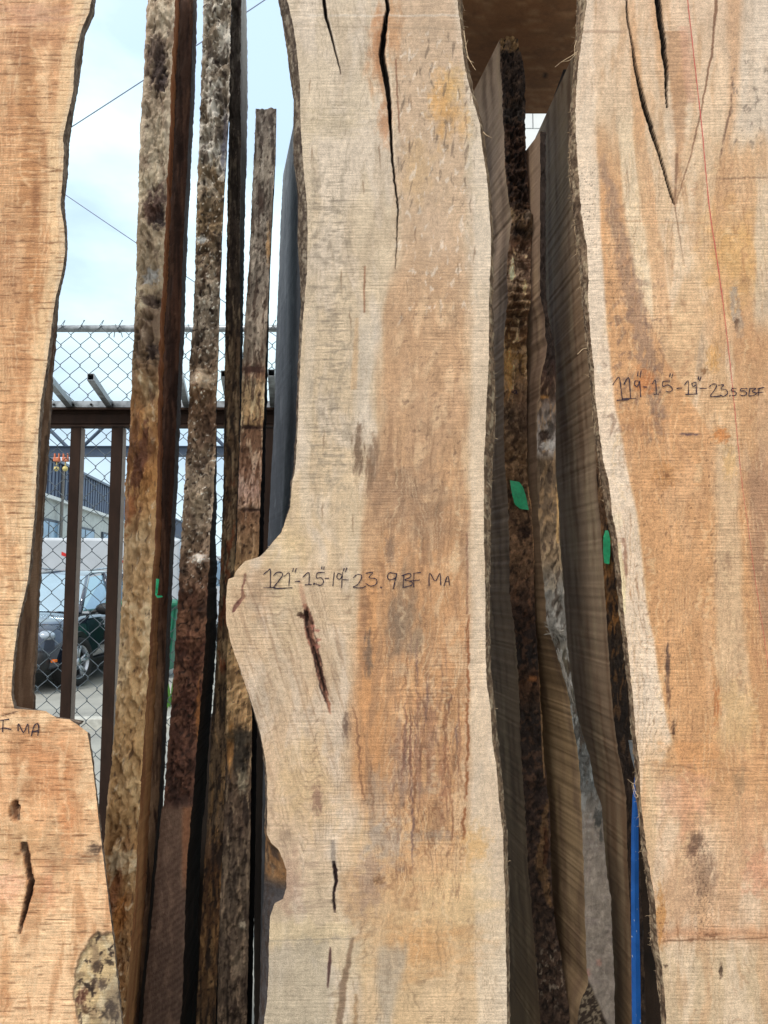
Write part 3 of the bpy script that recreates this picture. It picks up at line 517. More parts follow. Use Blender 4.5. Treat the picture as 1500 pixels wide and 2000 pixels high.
# ---- left slab
def paint_left(X, Y, u):
    p = Paint(X, Y, 5)
    p.zones([(-60, (206, 146, 100)), (300, (198, 140, 92)), (700, (208, 150, 100)), (1100, (216, 160, 110)), (1390, (214, 156, 108)), (1600, (220, 156, 104)), (1800, (224, 172, 124)), (2100, (226, 176, 130))])
    p.noise((222, 178, 132), 50, 150, .48, .66, .6); p.noise((180, 116, 70), 30, 160, .5, .68, .6)
    p.band([(30, 100), (45, 300), (40, 700)], [(75, 100), (85, 300), (78, 700)], (172, 108, 60), 14, .65, 14, 60, 620, 60)
    p.band([(58, 200), (62, 400), (60, 500)], [(72, 200), (78, 400), (72, 500)], (140, 82, 44), 6, .6, 6, 330, 450, 30)
    re = [(176, 0), (150, 95), (143, 180), (123, 270), (122, 350), (118, 400), (126, 470), (122, 530), (103, 620), (90, 720), (75, 850), (67, 1010), (55, 1130), (35, 1220)]
    p.band([(a - 28, b) for a, b in re], None, (222, 180, 132), 6, .7, 5, -100, 1280)
    p.band([(a - 8, b) for a, b in re], None, (196, 170, 140), 4, .6, 3, -100, 1280)
    p.blob(60, 30, 80, 26, (190, 134, 104), .7, 0, .6, .9); p.blob(90, 78, 50, 16, (170, 110, 70), .5); p.blob(20, 90, 50, 40, (180, 120, 80), .6)
    for b in [(20, 520, 30, 90, (170, 112, 72), .5), (20, 850, 20, 100, (186, 124, 78), .6), (25, 1100, 14, 60, (170, 110, 66), .5), (90, 1500, 50, 60, (196, 120, 70), .6), (60, 1540, 20, 26, (160, 104, 62), .6), (40, 1650, 60, 40, (180, 130, 84), .6), (130, 1620, 16, 80, (212, 128, 74), .7), (125, 1680, 60, 16, (196, 126, 78), .6), (95, 1730, 14, 50, (206, 126, 84), .6), (20, 1730, 30, 40, (224, 156, 122), .6), (185, 1658, 14, 12, (74, 52, 40), .85), (170, 1676, 30, 10, (130, 100, 74), .6), (110, 1660, 30, 60, (170, 134, 96), .5), (175, 1500, 20, 90, (226, 184, 138), .6), (10, 1900, 40, 40, (212, 150, 98), .5), (10, 1960, 12, 30, (176, 104, 56), .5)]:
        p.blob(*b, 0, .7, .7)
    dk = (44, 26, 20)
    for y, x0, x1, s in [(470, 0, 126, .03), (105, 0, 120, .12), (315, 60, 122, .3), (863, 0, 72, .02), (262, 0, 110, -.02), (700, 0, 80, .03), (980, 0, 66, .02)]: p.hline(x0, x1, y, (110, 66, 38), .9, .6, s)
    p.noise((150, 94, 56), 90, 3.2, .58, .76, .4, 4); p.noise((232, 186, 138), 80, 3.0, .6, .74, .45, 4)
    p.noise((120, 72, 40), 60, 2.4, .66, .76, .7, 3)
    # two pockets
    p.blob(28, 1583, 13, 24, (200, 132, 80), .9, 0, .2, .2); p.blob(29, 1585, 10, 20, (118, 74, 46), .9, 0, .4, .3, dep=.010); p.blob(31, 1572, 4, 10, dk, .9, .2, .4, .4, dep=.01); p.blob(34, 1597, 5, 5, dk, .9, 0, .4)
    cr = [(46, 1646, 6), (48, 1662, 8), (52, 1680, 5), (57, 1700, 5), (60, 1720, 6), (58, 1745, 6), (52, 1765, 5), (47, 1785, 4), (42, 1805, 2.5), (37, 1825, .8)]
    p.streak([(a, b, c + 2) for a, b, c in cr], (176, 112, 66), 4, .8, 2, 2); p.streak(cr, (92, 58, 38), 4, 1, 1.4, 2.2, dep=.014); p.streak([(a + 2, b, c * .45) for a, b, c in cr[3:]], dk, 2, .9, 1.2, 2.2, dep=.01)
    p.band(None, [(168, 1400), (175, 1500)], (236, 196, 150), 4, .4, 4, 1396, 1412, 6)
    p.streak([(20, 1395, .8), (34, 1392, 1)], dk, 1, .6)
    p.hline(0, 45, 1400, (70, 40, 26), 1, .8, -.35)
    # bark covered burl in the corner
    e = ((X - 210) / 66) ** 2 + ((Y - 1935) / 114) ** 2 + (fbm(X / 16, Y / 20, 61, 3) - .5) * .3
    m = 1 - sstep(.9, 1.04, e); p.mix((1 - sstep(.0, .13, np.abs(e - .97))) * .8, (70, 46, 32)); p.mix(m, (190, 156, 108))
    p.h = p.h + m * (.004 + .020 * sstep(150, 240, X) ** 1.5) + (fbm(X / 22, Y / 26, 66, 4) - .5) * .014 * m
    p.mix(m * sstep(.45, .62, fbm(X / 24, Y / 34, 62, 4)) * .7, (124, 96, 68)); p.mix(m * sstep(.5, .7, fbm(X / 18, Y / 30, 64, 4)) * .6, (204, 184, 148)); p.mix(m * sstep(.6, .66, fbm((X + Y * .5) / 12, (Y - X) / 26, 63, 4)) * .9, (48, 34, 28)); p.mix(m * sstep(195, 235, X + (Y - 1900) * .2) * sstep(1880, 1950, Y) * .6, (96, 82, 70))
    for b in [(158, 1948, 10, 20, (96, 52, 36), .9), (166, 1976, 10, 9, (92, 62, 40), .9), (188, 1890, 9, 14, (60, 40, 30), .8), (212, 1880, 12, 6, (40, 28, 22), .8), (180, 1925, 6, 16, (54, 36, 28), .85), (198, 1925, 8, 12, (58, 40, 34), .7), (215, 1975, 16, 22, (66, 52, 44), .7)]: p.blob(*b, .3, .6, .4)
    p.rings((150, 96, 62), 12, 30, .3, -60, 1400, -50, 130, 50, 300); p.rings((238, 200, 154), 14, 40, .35, -60, 2200, -50, 230, 60, 200)
    return p.grade(.78, (1.08, 1.09, 1.08)).grain(.02, .035, .03, .035)
leftR = [(180, -60), (178, 0), (174, 24), (160, 55), (150, 95), (145, 130), (143, 180), (133, 220), (123, 270), (125, 300), (122, 350), (118, 400), (126, 450), (127, 490), (122, 530), (109, 580), (103, 620), (97, 670), (90, 720), (79, 790), (75, 850), (70, 950), (67, 1010), (62, 1060), (55, 1130), (44, 1180), (35, 1220), (28, 1270), (24, 1320), (22, 1360), (28, 1385), (88, 1388), (100, 1396), (112, 1403), (136, 1405), (150, 1403), (168, 1404), (171, 1430), (178, 1475), (185, 1530), (195, 1620), (203, 1685), (210, 1740), (217, 1800), (223, 1850), (230, 1920), (238, 2000), (250, 2300), (250, 3200)]
leftRb = [(189, -60), (187, 0), (184, 30), (164, 75), (161, 120), (152, 180), (142, 230), (136, 280), (134, 320), (131, 350), (126, 400), (130, 450), (131, 490), (127, 530), (114, 580), (108, 620), (103, 670), (96, 720), (84, 790), (80, 850), (74, 950), (71, 1010), (66, 1060), (59, 1130), (48, 1180), (38, 1220), (31, 1270), (28, 1320), (26, 1360), (32, 1392), (90, 1396), (112, 1409), (166, 1408), (173, 1430), (185, 1530), (203, 1690), (217, 1800), (230, 1920), (238, 2000), (250, 2300), (250, 3200)]
M_LEFT = sawn('sawn_maple_orange', .24, .0055, .22, .03, .08, seed=6, bump=.7)
left = slab('live_edge_slab', 'orange slab at the left picture edge with two dark pockets low down', 1.50, 1.545, -90, [(-260, -90), (-250, 1000), (-280, 3200)], leftR, [(-266, -90), (-256, 1000), (-286, 3200)], leftRb,
            front='sawn', group=G_FACE, nf=190, ns=8, st=2.3, pf=paint_left, ps_l=bark_side((128, 112, 98), (84, 68, 56), (160, 146, 130), 25), mf=M_LEFT, ms=M_SIDE, jag=1.1, jsc=10, side_amp=.003, seed=5)
writing(left, [[(15, 265), (12, 325)], [(0, 268), (45, 262)], [(0, 310), (20, 305), (55, 312)], [(88, 320), (90, 284), (115, 327), (135, 285), (140, 332)], [(152, 345), (168, 292), (188, 290), (184, 342)], [(160, 322), (186, 318)]], 2.5, 0, 1300, 1.50, INK, 2.3)

# ---- right slab
def paint_right(X, Y, u):
    p = Paint(X, Y, 8)
    p.zones([(-60, (212, 184, 158)), (250, (212, 186, 156)), (500, (210, 178, 142)), (800, (206, 166, 124)), (1200, (208, 168, 122)), (1450, (206, 166, 122)), (1640, (206, 170, 136)), (1800, (202, 164, 130)), (1870, (200, 176, 144)), (2100, (190, 168, 138))])
    p.noise((224, 202, 176), 40, 180, .48, .66, .6); p.noise((190, 150, 112), 34, 150, .5, .68, .5)
    h1 = [(1164, 200), (1168, 300), (1172, 420), (1180, 560), (1185, 640), (1193, 720), (1202, 790), (1218, 880), (1232, 950), (1246, 1020), (1256, 1100), (1264, 1190), (1278, 1250), (1288, 1320), (1306, 1420), (1330, 1500)]
    p.band(h1, [(1200, 200), (1222, 420), (1250, 560), (1300, 700), (1420, 900), (1600, 1000), (1600, 1700)], (200, 148, 102), 4, .72, 4, 290, 1600, 100)
    p.band(None, h1, (222, 204, 184), 4, .85, 3, 300, 1450, 60); p.band(None, [(1160, 0), (1162, 300)], (216, 200, 182), 6, .6, 5, -60, 320)
    p.band([(1206, 250), (1225, 450), (1250, 600)], [(1240, 250), (1268, 450), (1290, 600)], (222, 202, 172), 5, .65, 6, 230, 620, 50)
    p.band([(1225, 0), (1238, 260), (1256, 420), (1278, 600)], [(1240, 0), (1262, 260), (1285, 420), (1312, 600)], (204, 156, 112), 4, .6, 5, 0, 640, 60)
    # grey violet streak
    p.streak([(1178, 300, 3), (1192, 380, 9), (1208, 460, 12), (1228, 540, 16), (1250, 640, 16), (1268, 720, 14), (1280, 790, 12), (1290, 850, 5)], (142, 116, 100), 10, .62, 8, 9, brk=.25)
    p.noise((122, 96, 84), 14, 20, .56, .68, .5, x0=1180, x1=1300, y0=560, y1=860)
    # heart centre streaks under the fork
    p.streak([(1320, 60, 18), (1325, 200, 16), (1322, 300, 8), (1320, 390, 4)], (176, 132, 96), 9, .65, 9, 6); p.streak([(1293, 120, 8), (1310, 260, 8), (1318, 370, 3)], (222, 202, 178), 6, .6, 5, 3)
    p.streak([(1335, 50, 8), (1350, 200, 6)], (196, 150, 128), 8, .5, 8, 4)
    p.band([(1270, 0), (1292, 200)], [(1292, 0), (1300, 200)], (196, 150, 108), 6, .6, 4, 0, 220)
    p.band([(1418, 0), (1425, 200), (1405, 320)], [(1448, 0), (1440, 200), (1418, 320)], (198, 154, 116), 8, .6, 6, -60, 330); p.band([(1450, 0), (1440, 250)], None, (206, 192, 176), 8, .7, 8, -60, 280)
    p.noise((118, 104, 94), 9, 16, .6, .7, .6, x0=1420, y0=100, y1=290)
    p.band([(1392, 285), (1388, 400), (1380, 600)], None, (200, 150, 104), 14, .5, 14, 285, 700, 30)
    p.blob(1440, 500, 60, 90, (204, 158, 94), .6, 0, .6, .9); p.band([(1478, 380), (1474, 600)], None, (206, 190, 168), 6, .7, 6, 330, 640)
    p.streak([(1432, 560, 6), (1440, 620, 9), (1445, 660, 5)], (168, 152, 136), 7, .8, 4, 6, brk=.2); p.blob(1439, 632, 5, 12, (72, 56, 48), .8, 0, .8, .5)
    # right part, deeper brown
    p.band([(1430, 640), (1445, 900), (1458, 1000), (1466, 1100), (1472, 1200)], None, (186, 140, 100), 6, .6, 8, 640, 1500); p.band([(1455, 900), (1468, 1100), (1490, 1300)], None, (150, 118, 98), 14, .55, 12, 900, 1240, 60)
    p.band([(1395, 800), (1398, 1200), (1406, 1500)], [(1440, 800), (1452, 1200), (1472, 1500)], (204, 178, 146), 10, .7, 8, 840, 1450, 60)
    for b in [(1368, 700, 9, 40, (160, 136, 112), .6), (1376, 725, 8, 7, (126, 90, 58), .8), (1392, 700, 12, 26, (204, 150, 82), .6), (1345, 848, 20, 3.5, (90, 70, 72), .9), (1408, 850, 16, 16, (196, 120, 62), .75), (1425, 905, 12, 34, (206, 164, 108), .6), (1300, 925, 22, 26, (176, 122, 72), .65), (1302, 928, 5, 5, (116, 76, 46), .8), (1260, 745, 20, 26, (202, 126, 72), .7), (1255, 830, 40, 20, (180, 130, 88), .6), (1419, 1098, 10, 18, (160, 128, 100), .7), (1304, 1300, 5, 50, (88, 66, 56), .9), (1306, 1360, 4, 24, (96, 66, 50), .7), (1316, 1424, 4, 14, (70, 46, 34), .85), (1400, 1380, 8, 40, (176, 104, 56), .7), (1360, 1640, 14, 16, (96, 72, 58), .8), (1375, 1710, 24, 50, (128, 100, 80), .6), (1352, 1662, 12, 14, (112, 82, 66), .8), (1390, 1826, 16, 5, (84, 60, 44), .85), (1480, 1700, 30, 50, (198, 136, 104), .6), (1470, 1600, 40, 60, (206, 158, 120), .5), (1445, 1530, 12, 34, (150, 122, 92), .6), (1408, 1896, 4, 14, (70, 54, 42), .9), (1350, 1836, 7, 5, (136, 100, 76), .7), (1300, 1887, 4, 4, (80, 62, 50), .8), (1440, 1400, 40, 80, (214, 176, 122), .5), (1350, 1480, 60, 40, (206, 148, 96), .6), (1340, 1560, 50, 60, (206, 152, 122), .5), (1170, 720, 5, 10, (230, 220, 205), .5)]:
        p.blob(*b, 0, .7, .6)
    m = (sstep(.35, .1, np.abs(np.sin(X / 3.2 + fbm(X / 30, Y / 9, 71, 3) * 9))) * sstep(1620, 1660, Y) * (1 - sstep(1830, 1850, Y)) * np.exp(-((X - 1372) / 26) ** 2)); p.mix(m * .7, (92, 70, 56))
    m = (sstep(.35, .1, np.abs(np.sin(X / 2.8 + fbm(X / 30, Y / 12, 72, 3) * 7))) * sstep(300, 330, Y) * (1 - sstep(390, 420, Y)) * np.exp(-((X - 1430) / 34) ** 2)); p.mix(m * .5, (140, 104, 76))
    p.band([(1250, 1862), (1300, 1862)], None, (180, 120, 82), 3, .5, 3, 1812, 1836, 14); p.hline(1290, 1520, 1838, (100, 68, 46), 1, .6, -.03)
    p.hline(1250, 1470, 1493, (120, 88, 64), .8, .45, .06); p.hline(1180, 1400, 430, (170, 130, 96), 1, .5, .03); p.hline(1400, 1500, 350, (110, 84, 66), 1, .6, -.05); p.hline(1120, 1220, 60, (150, 124, 104), 3, .5, .03)
    # speckles in the sapwood
    p.noise((84, 68, 58), 3.4, 4.2, .72, .8, .8, 2, y0=330, y1=500, x1=1165); p.noise((110, 82, 60), 4, 6, .7, .8, .5, 2, x0=1230, x1=1400, y0=850, y1=1500); p.noise((84, 62, 48), 3.5, 4, .74, .82, .7, 2, x0=1180, x1=1240, y0=420, y1=600)
    p.blob(1205, 1020, 12, 18, (228, 212, 180), .6); p.streak([(1216, 1050, 2), (1222, 1090, 4), (1222, 1120, 3), (1220, 1150, 1)], (150, 108, 86), 3, .7, 3, 3, brk=.1); p.streak([(1208, 1060, 3), (1216, 1130, 5), (1218, 1200, 3)], (228, 212, 170), 3, .8, 2, 2)
    p.blob(1290, 1790, 10, 60, (190, 138, 84), .9, 0, .8, .5); p.noise((110, 72, 44), 4, 6, .6, .7, .8, 3, x0=1282, x1=1302, y0=1740, y1=1850); p.blob(1270, 1600, 12, 120, (218, 190, 150), .5)
    # splits meeting at the fork
    dk = (22, 15, 12)
    p.streak([(1220, -60, 1), (1226, 40, 1.3), (1234, 80, 1.4), (1240, 120, 2.4), (1246, 155, 3), (1254, 190, 4.2), (1264, 225, 4.5), (1276, 265, 3.6), (1288, 300, 2.6), (1300, 345, 2.2), (1312, 385, 1.8), (1317, 400, 1)], dk, 3, 1, 1.3, 1, dep=.03)
    p.streak([(1276, -60, 6), (1284, 0, 5.6), (1290, 40, 5.2), (1295, 80, 4.8), (1299, 115, 4.2), (1302, 150, 3), (1302, 180, 1.8), (1303, 210, 1)], dk, 3, 1, 1.4, 1.8, dep=.034)
    p.streak([(1402, -60, 2), (1398, 20, 3), (1394, 60, 1.6), (1390, 110, 2), (1385, 130, 1.6), (1376, 180, 1.3), (1368, 220, 1), (1350, 300, 1), (1335, 350, .9), (1320, 398, .7)], (120, 86, 64), 2, .85, 1.4, 2)
    p.streak([(1322, 300, 2.5), (1320, 350, 2), (1318, 398, 1.5)], (120, 88, 66), 2, .7, 2, .5); p.streak([(1317, 398, 1.2), (1322, 430, .8), (1330, 480, .7), (1337, 520, .5)], (120, 86, 66), 1.2, .7, 1.2, .6)
    p.streak([(1430, 150, 1), (1428, 210, 1.6), (1420, 240, 2), (1410, 290, 1.4), (1405, 310, 1)], (100, 74, 60), 1.5, .7, 1.5, 2, brk=.2)
    p.rings((150, 106, 76), 10, 40, .35, 300, 1500, 1200, 1500, 70, 300); p.rings((130, 96, 72), 7, 30, .3, 560, 1100, 1200, 1300, 50, 200); p.rings((228, 198, 156), 13, 40, .4, 280, 1800, 1180, 1520, 60, 260, 0, 4); p.rings((150, 112, 86), 9, 40, .3, 1480, 2400, 1270, 1520, 60, 220); p.rings((176, 148, 120), 10, 26, .3, -60, 500, 1140, 1300)
    for _ in range(34):
        x0, y0 = random.uniform(1210, 1495), random.uniform(300, 1950); ln = random.uniform(20, 110); hw = random.uniform(.7, 1.8)
        p.streak([(x0, y0, .4), (x0 + ln * .05, y0 + ln * .4, hw), (x0 + ln * .12, y0 + ln, .4)], random.choice([(140, 96, 64), (120, 88, 68), (160, 108, 66)]), 2, random.uniform(.3, .6), 2, 3, brk=.2)
    return p.grade(.93, (.99, .97, .95)).grain(.040, .022, .040, .035)
rightL = [(1147, -90), (1145, 9), (1139, 60), (1130, 120), (1125, 180), (1124, 240), (1127, 300), (1131, 360), (1136, 420), (1146, 480), (1149, 540), (1149, 600), (1154, 660), (1160, 720), (1163, 780), (1172, 855), (1178, 900), (1190, 945), (1196, 1005), (1205, 1050), (1211, 1110), (1219, 1200), (1228, 1280), (1236, 1360), (1242, 1440), (1248, 1480), (1252, 1560), (1260, 1640), (1272, 1720), (1280, 1760), (1284, 1840), (1292, 1880), (1300, 1960), (1302, 2000), (1310, 2300), (1310, 3000)]
rightLb = [(1127, -90), (1126, 0), (1125, 45), (1122, 120), (1118, 180), (1114, 215), (1111, 270), (1111, 330), (1118, 405), (1126, 480), (1133, 540), (1138, 600), (1144, 660), (1150, 720), (1156, 780), (1162, 850), (1168, 900), (1176, 950), (1184, 1005), (1194, 1050), (1201, 1110), (1210, 1200), (1220, 1280), (1229, 1360), (1235, 1440), (1240, 1500), (1244, 1560), (1252, 1640), (1262, 1720), (1268, 1760), (1270, 1840), (1280, 1880), (1290, 1960), (1294, 2000), (1300, 2300), (1300, 3000)]
M_RIGHT = sawn('sawn_maple_pink', .28, .0068, .3, .03, .1, seed=9)
right = slab('live_edge_slab', 'wide pinkish slab at the right picture edge with forked splits and red chalk line', 1.60, 1.645, -70, rightL, [(1690, -90), (1720, 1000), (1710, 3000)], rightLb, [(1690, -90), (1720, 1000), (1710, 3000)],
             front='sawn', group=G_FACE, nf=330, ns=10, st=1.9, pf=paint_right, ps_l=bark_side((136, 114, 92), (78, 60, 46), (188, 170, 142), 28), mf=M_RIGHT, ms=M_SIDE, jag=1.4, jsc=10, side_amp=.004, seed=8)
T_R = [[(322, 507), (362, 455), (375, 520), (385, 602)], [(395, 502), (425, 458), (434, 520), (440, 594)], [(348, 606), (430, 602)], [(385, 596), (475, 592)], [(492, 480), (470, 480), (464, 502), (482, 515), (496, 485)], [(498, 478), (505, 586)], [(488, 418), (484, 450)], [(508, 412), (500, 455)], [(520, 518), (546, 520)], [(580, 500), (600, 475), (607, 565)], [(588, 568), (625, 566)], [(629, 552)], [(695, 480), (650, 485), (650, 515), (680, 506), (705, 520), (710, 540), (690, 552), (668, 545)], [(698, 430), (692, 455)], [(715, 432), (705, 460)], [(738, 528), (773, 526)], [(790, 507), (815, 480), (815, 565)], [(795, 568), (875, 565)], [(862, 490), (838, 496), (846, 515), (865, 506)], [(865, 486), (868, 562)], [(882, 450), (878, 472)], [(898, 452), (888, 480)], [(888, 530), (936, 528)], [(950, 520), (975, 500), (1000, 506), (985, 540), (960, 580), (1026, 578)], [(1010, 510), (1045, 505), (1026, 530), (1060, 536), (1070, 560), (1045, 580), (1020, 570)], [(1084, 575)], [(1128, 528), (1100, 530), (1098, 545), (1118, 548), (1128, 562), (1115, 576), (1098, 572)], [(1200, 530), (1160, 530), (1155, 545), (1180, 545), (1195, 562), (1175, 576), (1150, 570)], [(1215, 530), (1208, 575)], [(1210, 530), (1255, 528), (1230, 548), (1258, 560), (1240, 575), (1208, 577)], [(1276, 528), (1270, 575)], [(1265, 531), (1310, 522)], [(1258, 558), (1305, 552)]]
writing(right, T_R, 3.333, 1100, 600, 1.60, INK, 2.1)
CH_R = plain('red_chalk', (182, 84, 76), .95, sc=800, bump=0, var=.3)
bm = bmesh.new(); ch = [(1340, -30), (1343, 0), (1352, 80), (1362, 170), (1372, 260), (1385, 400), (1398, 490), (1410, 575), (1425, 700), (1437, 820), (1450, 950), (1463, 1040), (1475, 1130), (1495, 1262), (1512, 1400)]
q = densify(ch, 12); seg = []
for a, b in zip(q, q[1:]):
    wpx = 1.9 if a[1] < 620 else 1.2
    seg.append(pt(a[0] + random.uniform(-.3, .3), a[1], 1.5984)); 
vs = []
for i, p_ in enumerate(seg):
    f_ = i / len(seg); w_ = (1.7 if f_ < .45 else max(1.7 - (f_ - .45) * 3.4, .65)) / F * 1.6 * random.uniform(.75, 1.2); vs.append((bm.verts.new(p_ + Vector((w_ / 2, 0, 0))), bm.verts.new(p_ - Vector((w_ / 2, 0, 0)))))
for a, b in zip(vs, vs[1:]): bm.faces.new((a[0], a[1], b[1], b[0]))
bmobj('chalk_line', bm, CH_R, right, right.location)

# ================================================================== slabs standing on edge
G_EDGE = 'slabs standing edge on in the rack'
def flat(tab, dark, pale, seed, sy=200, a=.6, extra=None):
    def f(X, Y, u):
        p = Paint(X, Y, seed); p.zones(tab); p.noise(dark, 26, sy, .48, .64, a); p.noise(pale, 20, sy * .8, .54, .7, a * .8)
        if extra: extra(p)
        return p
    return f
EDGE_BARK = bark('bark_burl_pale', .22, .8, seed=4, stretch=(1, 1, .45), bump=.9, spec=.4, rough=.6, gain=1.5, vor=.08)
MOSS_BARK = bark('bark_mossy_grey', .36, 1.0, seed=25, stretch=(1, 1, .6), bump=.9, gain=1.85, vor=.15)
ROUGH_BARK = bark('bark_rough_dark', .55, 1.1, seed=5, stretch=(1, 1, .9), bump=1, gain=1.7)
DARK_BARK = bark('bark_split_dark', .5, 1.0, seed=15, stretch=(1, 1, .3), bump=.9, gain=1.9)
DARK_SAWN = sawn('sawn_aged', .09, .006, .18, .1, .1, seed=12, tilt=.12, bump=.5)
FACE_SAWN = sawn('sawn_side', .07, .006, .2, .05, .08, seed=14, tilt=-.07, bump=.22)

# ---- first from the left: pale burled edge
def pA(X, Y, u):
    p = Paint(X, Y, 31)
    p.zones([(-60, (150, 128, 104)), (100, (140, 118, 96)), (260, (172, 156, 134)), (560, (158, 138, 112)), (700, (130, 106, 82)), (800, (158, 112, 68)), (960, (160, 112, 66)), (1060, (182, 148, 108)), (1350, (192, 156, 110)), (1600, (168, 130, 86)), (1720, (150, 106, 64)), (2100, (128, 92, 58))])
    p.noise([(0, (206, 194, 172)), (650, (206, 190, 160)), (950, (204, 160, 104)), (1100, (216, 196, 164)), (1500, (212, 182, 138)), (2000, (180, 146, 104))], 34, 90, .44, .68, .6)
    p.noise([(0, (92, 72, 56)), (650, (76, 58, 46)), (950, (98, 56, 34)), (1100, (136, 96, 60)), (1500, (128, 88, 54)), (2000, (74, 48, 32))], 24, 80, .56, .74, .5)
    p.noise([(0, (56, 40, 32)), (2000, (66, 44, 30))], 7, 22, .66, .76, .6); p.noise((226, 214, 190), 7, 18, .64, .76, .5)
    for b in [(310, 130, 14, 40, (46, 32, 28), .9, .008), (318, 160, 10, 26, (40, 26, 24), .9, .01), (304, 100, 20, 26, (62, 46, 38), .7, 0), (305, 400, 18, 38, (60, 40, 34), .85, .004), (312, 425, 14, 22, (38, 26, 24), .9, .008), (296, 415, 14, 20, (70, 46, 36), .8, 0), (296, 540, 16, 20, (166, 168, 170), .7, 0), (296, 640, 24, 60, (96, 76, 62), .6, 0), (302, 688, 14, 18, (40, 28, 24), .85, .006), (276, 900, 14, 70, (92, 54, 38), .8, 0), (262, 850, 12, 50, (108, 70, 46), .6, 0), (296, 590, 20, 12, (60, 44, 38), .7, .004), (252, 1000, 14, 40, (120, 66, 34), .7, 0), (240, 1680, 30, 26, (206, 190, 160), .6, -.004), (226, 1740, 10, 50, (120, 72, 40), .7, 0), (235, 1790, 12, 40, (176, 112, 54), .6, 0), (222, 1690, 12, 20, (190, 170, 140), .7, 0)]:
        p.blob(b[0], b[1], b[2], b[3], b[4], b[5], .2, .7, .5, dep=b[6])
    return p
def hA(X, Y):
    b = (fbm(X / 30, Y / 52, 101, 4) - .5) * 1.8 + (ridge(X / 19, Y / 60, 102, 3) - .6) * .9
    lump = sstep(560, 620, Y) * (1 - sstep(720, 780, Y)); b = b + lump * (1 - np.abs(2 * vn(X / 14, Y / 12, 105) - 1) - .4) * 1.6
    lw = sstep(1000, 1100, Y) * (1 - sstep(1620, 1700, Y)); b = b + lw * (vn(X / 9, Y / 11, 106) - .5) * .8 + .35 * (fbm(X / 6, Y / 9, 107, 3) - .5)
    return b
A_l = [(292, -100), (288, 0), (284, 60), (283, 100), (278, 180), (273, 260), (271, 330), (270, 400), (267, 470), (266, 530), (264, 590), (261, 650), (258, 720), (256, 790), (252, 860), (246, 930), (244, 1000), (241, 1080), (239, 1150), (235, 1220), (231, 1300), (226, 1380), (222, 1450), (215, 1520), (208, 1580), (203, 1650), (200, 1750), (196, 1850), (190, 2000), (160, 2700)]
A_r = [(344, -100), (342, 0), (340, 60), (334, 150), (333, 230), (328, 320), (325, 400), (321, 480), (318, 560), (312, 640), (311, 700), (310, 760), (308, 830), (308, 900), (305, 980), (303, 1060), (297, 1130), (295, 1200), (292, 1270), (287, 1350), (283, 1420), (277, 1500), (272, 1580), (268, 1660), (264, 1740), (258, 1820), (252, 1900), (247, 1960), (242, 2000), (215, 2700)]
A_rb = [(a + 9 + max(0, min((b - 900) / 60, 12)), b) for a, b in A_r]
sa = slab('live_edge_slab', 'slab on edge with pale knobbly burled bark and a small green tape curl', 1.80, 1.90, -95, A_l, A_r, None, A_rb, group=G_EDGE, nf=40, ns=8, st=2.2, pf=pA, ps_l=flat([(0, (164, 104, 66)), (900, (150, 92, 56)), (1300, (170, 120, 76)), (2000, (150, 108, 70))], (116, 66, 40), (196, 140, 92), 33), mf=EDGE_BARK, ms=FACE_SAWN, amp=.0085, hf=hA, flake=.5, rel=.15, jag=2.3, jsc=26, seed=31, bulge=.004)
# ---- second board pressed against it
B_l = [(a - 6, b) for a, b in A_rb]
B_r = [(378, -100), (377, 0), (375, 100), (372, 200), (365, 330), (359, 450), (355, 560), (353, 630), (350, 700), (347, 760), (344, 830), (339, 950), (334, 1040), (331, 1100), (326, 1200), (323, 1300), (320, 1350), (316, 1450), (311, 1560), (305, 1620), (298, 1700), (291, 1780), (284, 1860), (277, 1920), (270, 2000), (240, 2700)]
B_rb = [(a + 8, b) for a, b in B_r]
def pB(X, Y, u):
    p = Paint(X, Y, 35)
    p.zones([(-60, (96, 64, 48)), (300, (88, 56, 42)), (600, (94, 56, 38)), (900, (74, 42, 28)), (1200, (92, 54, 34)), (1320, (140, 98, 66)), (1600, (142, 104, 72)), (1900, (120, 86, 60)), (2000, (98, 68, 48))])
    p.noise((56, 34, 26), 8, 150, .48, .62, .75); p.noise((136, 88, 60), 6, 120, .55, .68, .5); p.noise((46, 26, 20), 10, 70, .55, .66, .7, y0=700, y1=1250)
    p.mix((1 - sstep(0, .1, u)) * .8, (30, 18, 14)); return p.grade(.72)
FIBRE = bark('fibrous_wood', .35, .9, seed=6, stretch=(1, 1, .12), bump=.8)
sb = slab('live_edge_slab', 'dark reddish brown fibrous slab pressed against the pale burled one', 1.93, 2.05, -130, B_l, B_r, None, B_rb, group=G_EDGE, nf=18, ns=6, st=3.2, pf=pB, ps_l=flat([(0, (96, 66, 50)), (1200, (90, 58, 42)), (2000, (80, 56, 40))], (60, 38, 28), (150, 110, 84), 36), mf=FIBRE, ms=DARK_SAWN, amp=.003, flake=.6, rel=.15, jag=1.4, seed=35, bulge=.006)
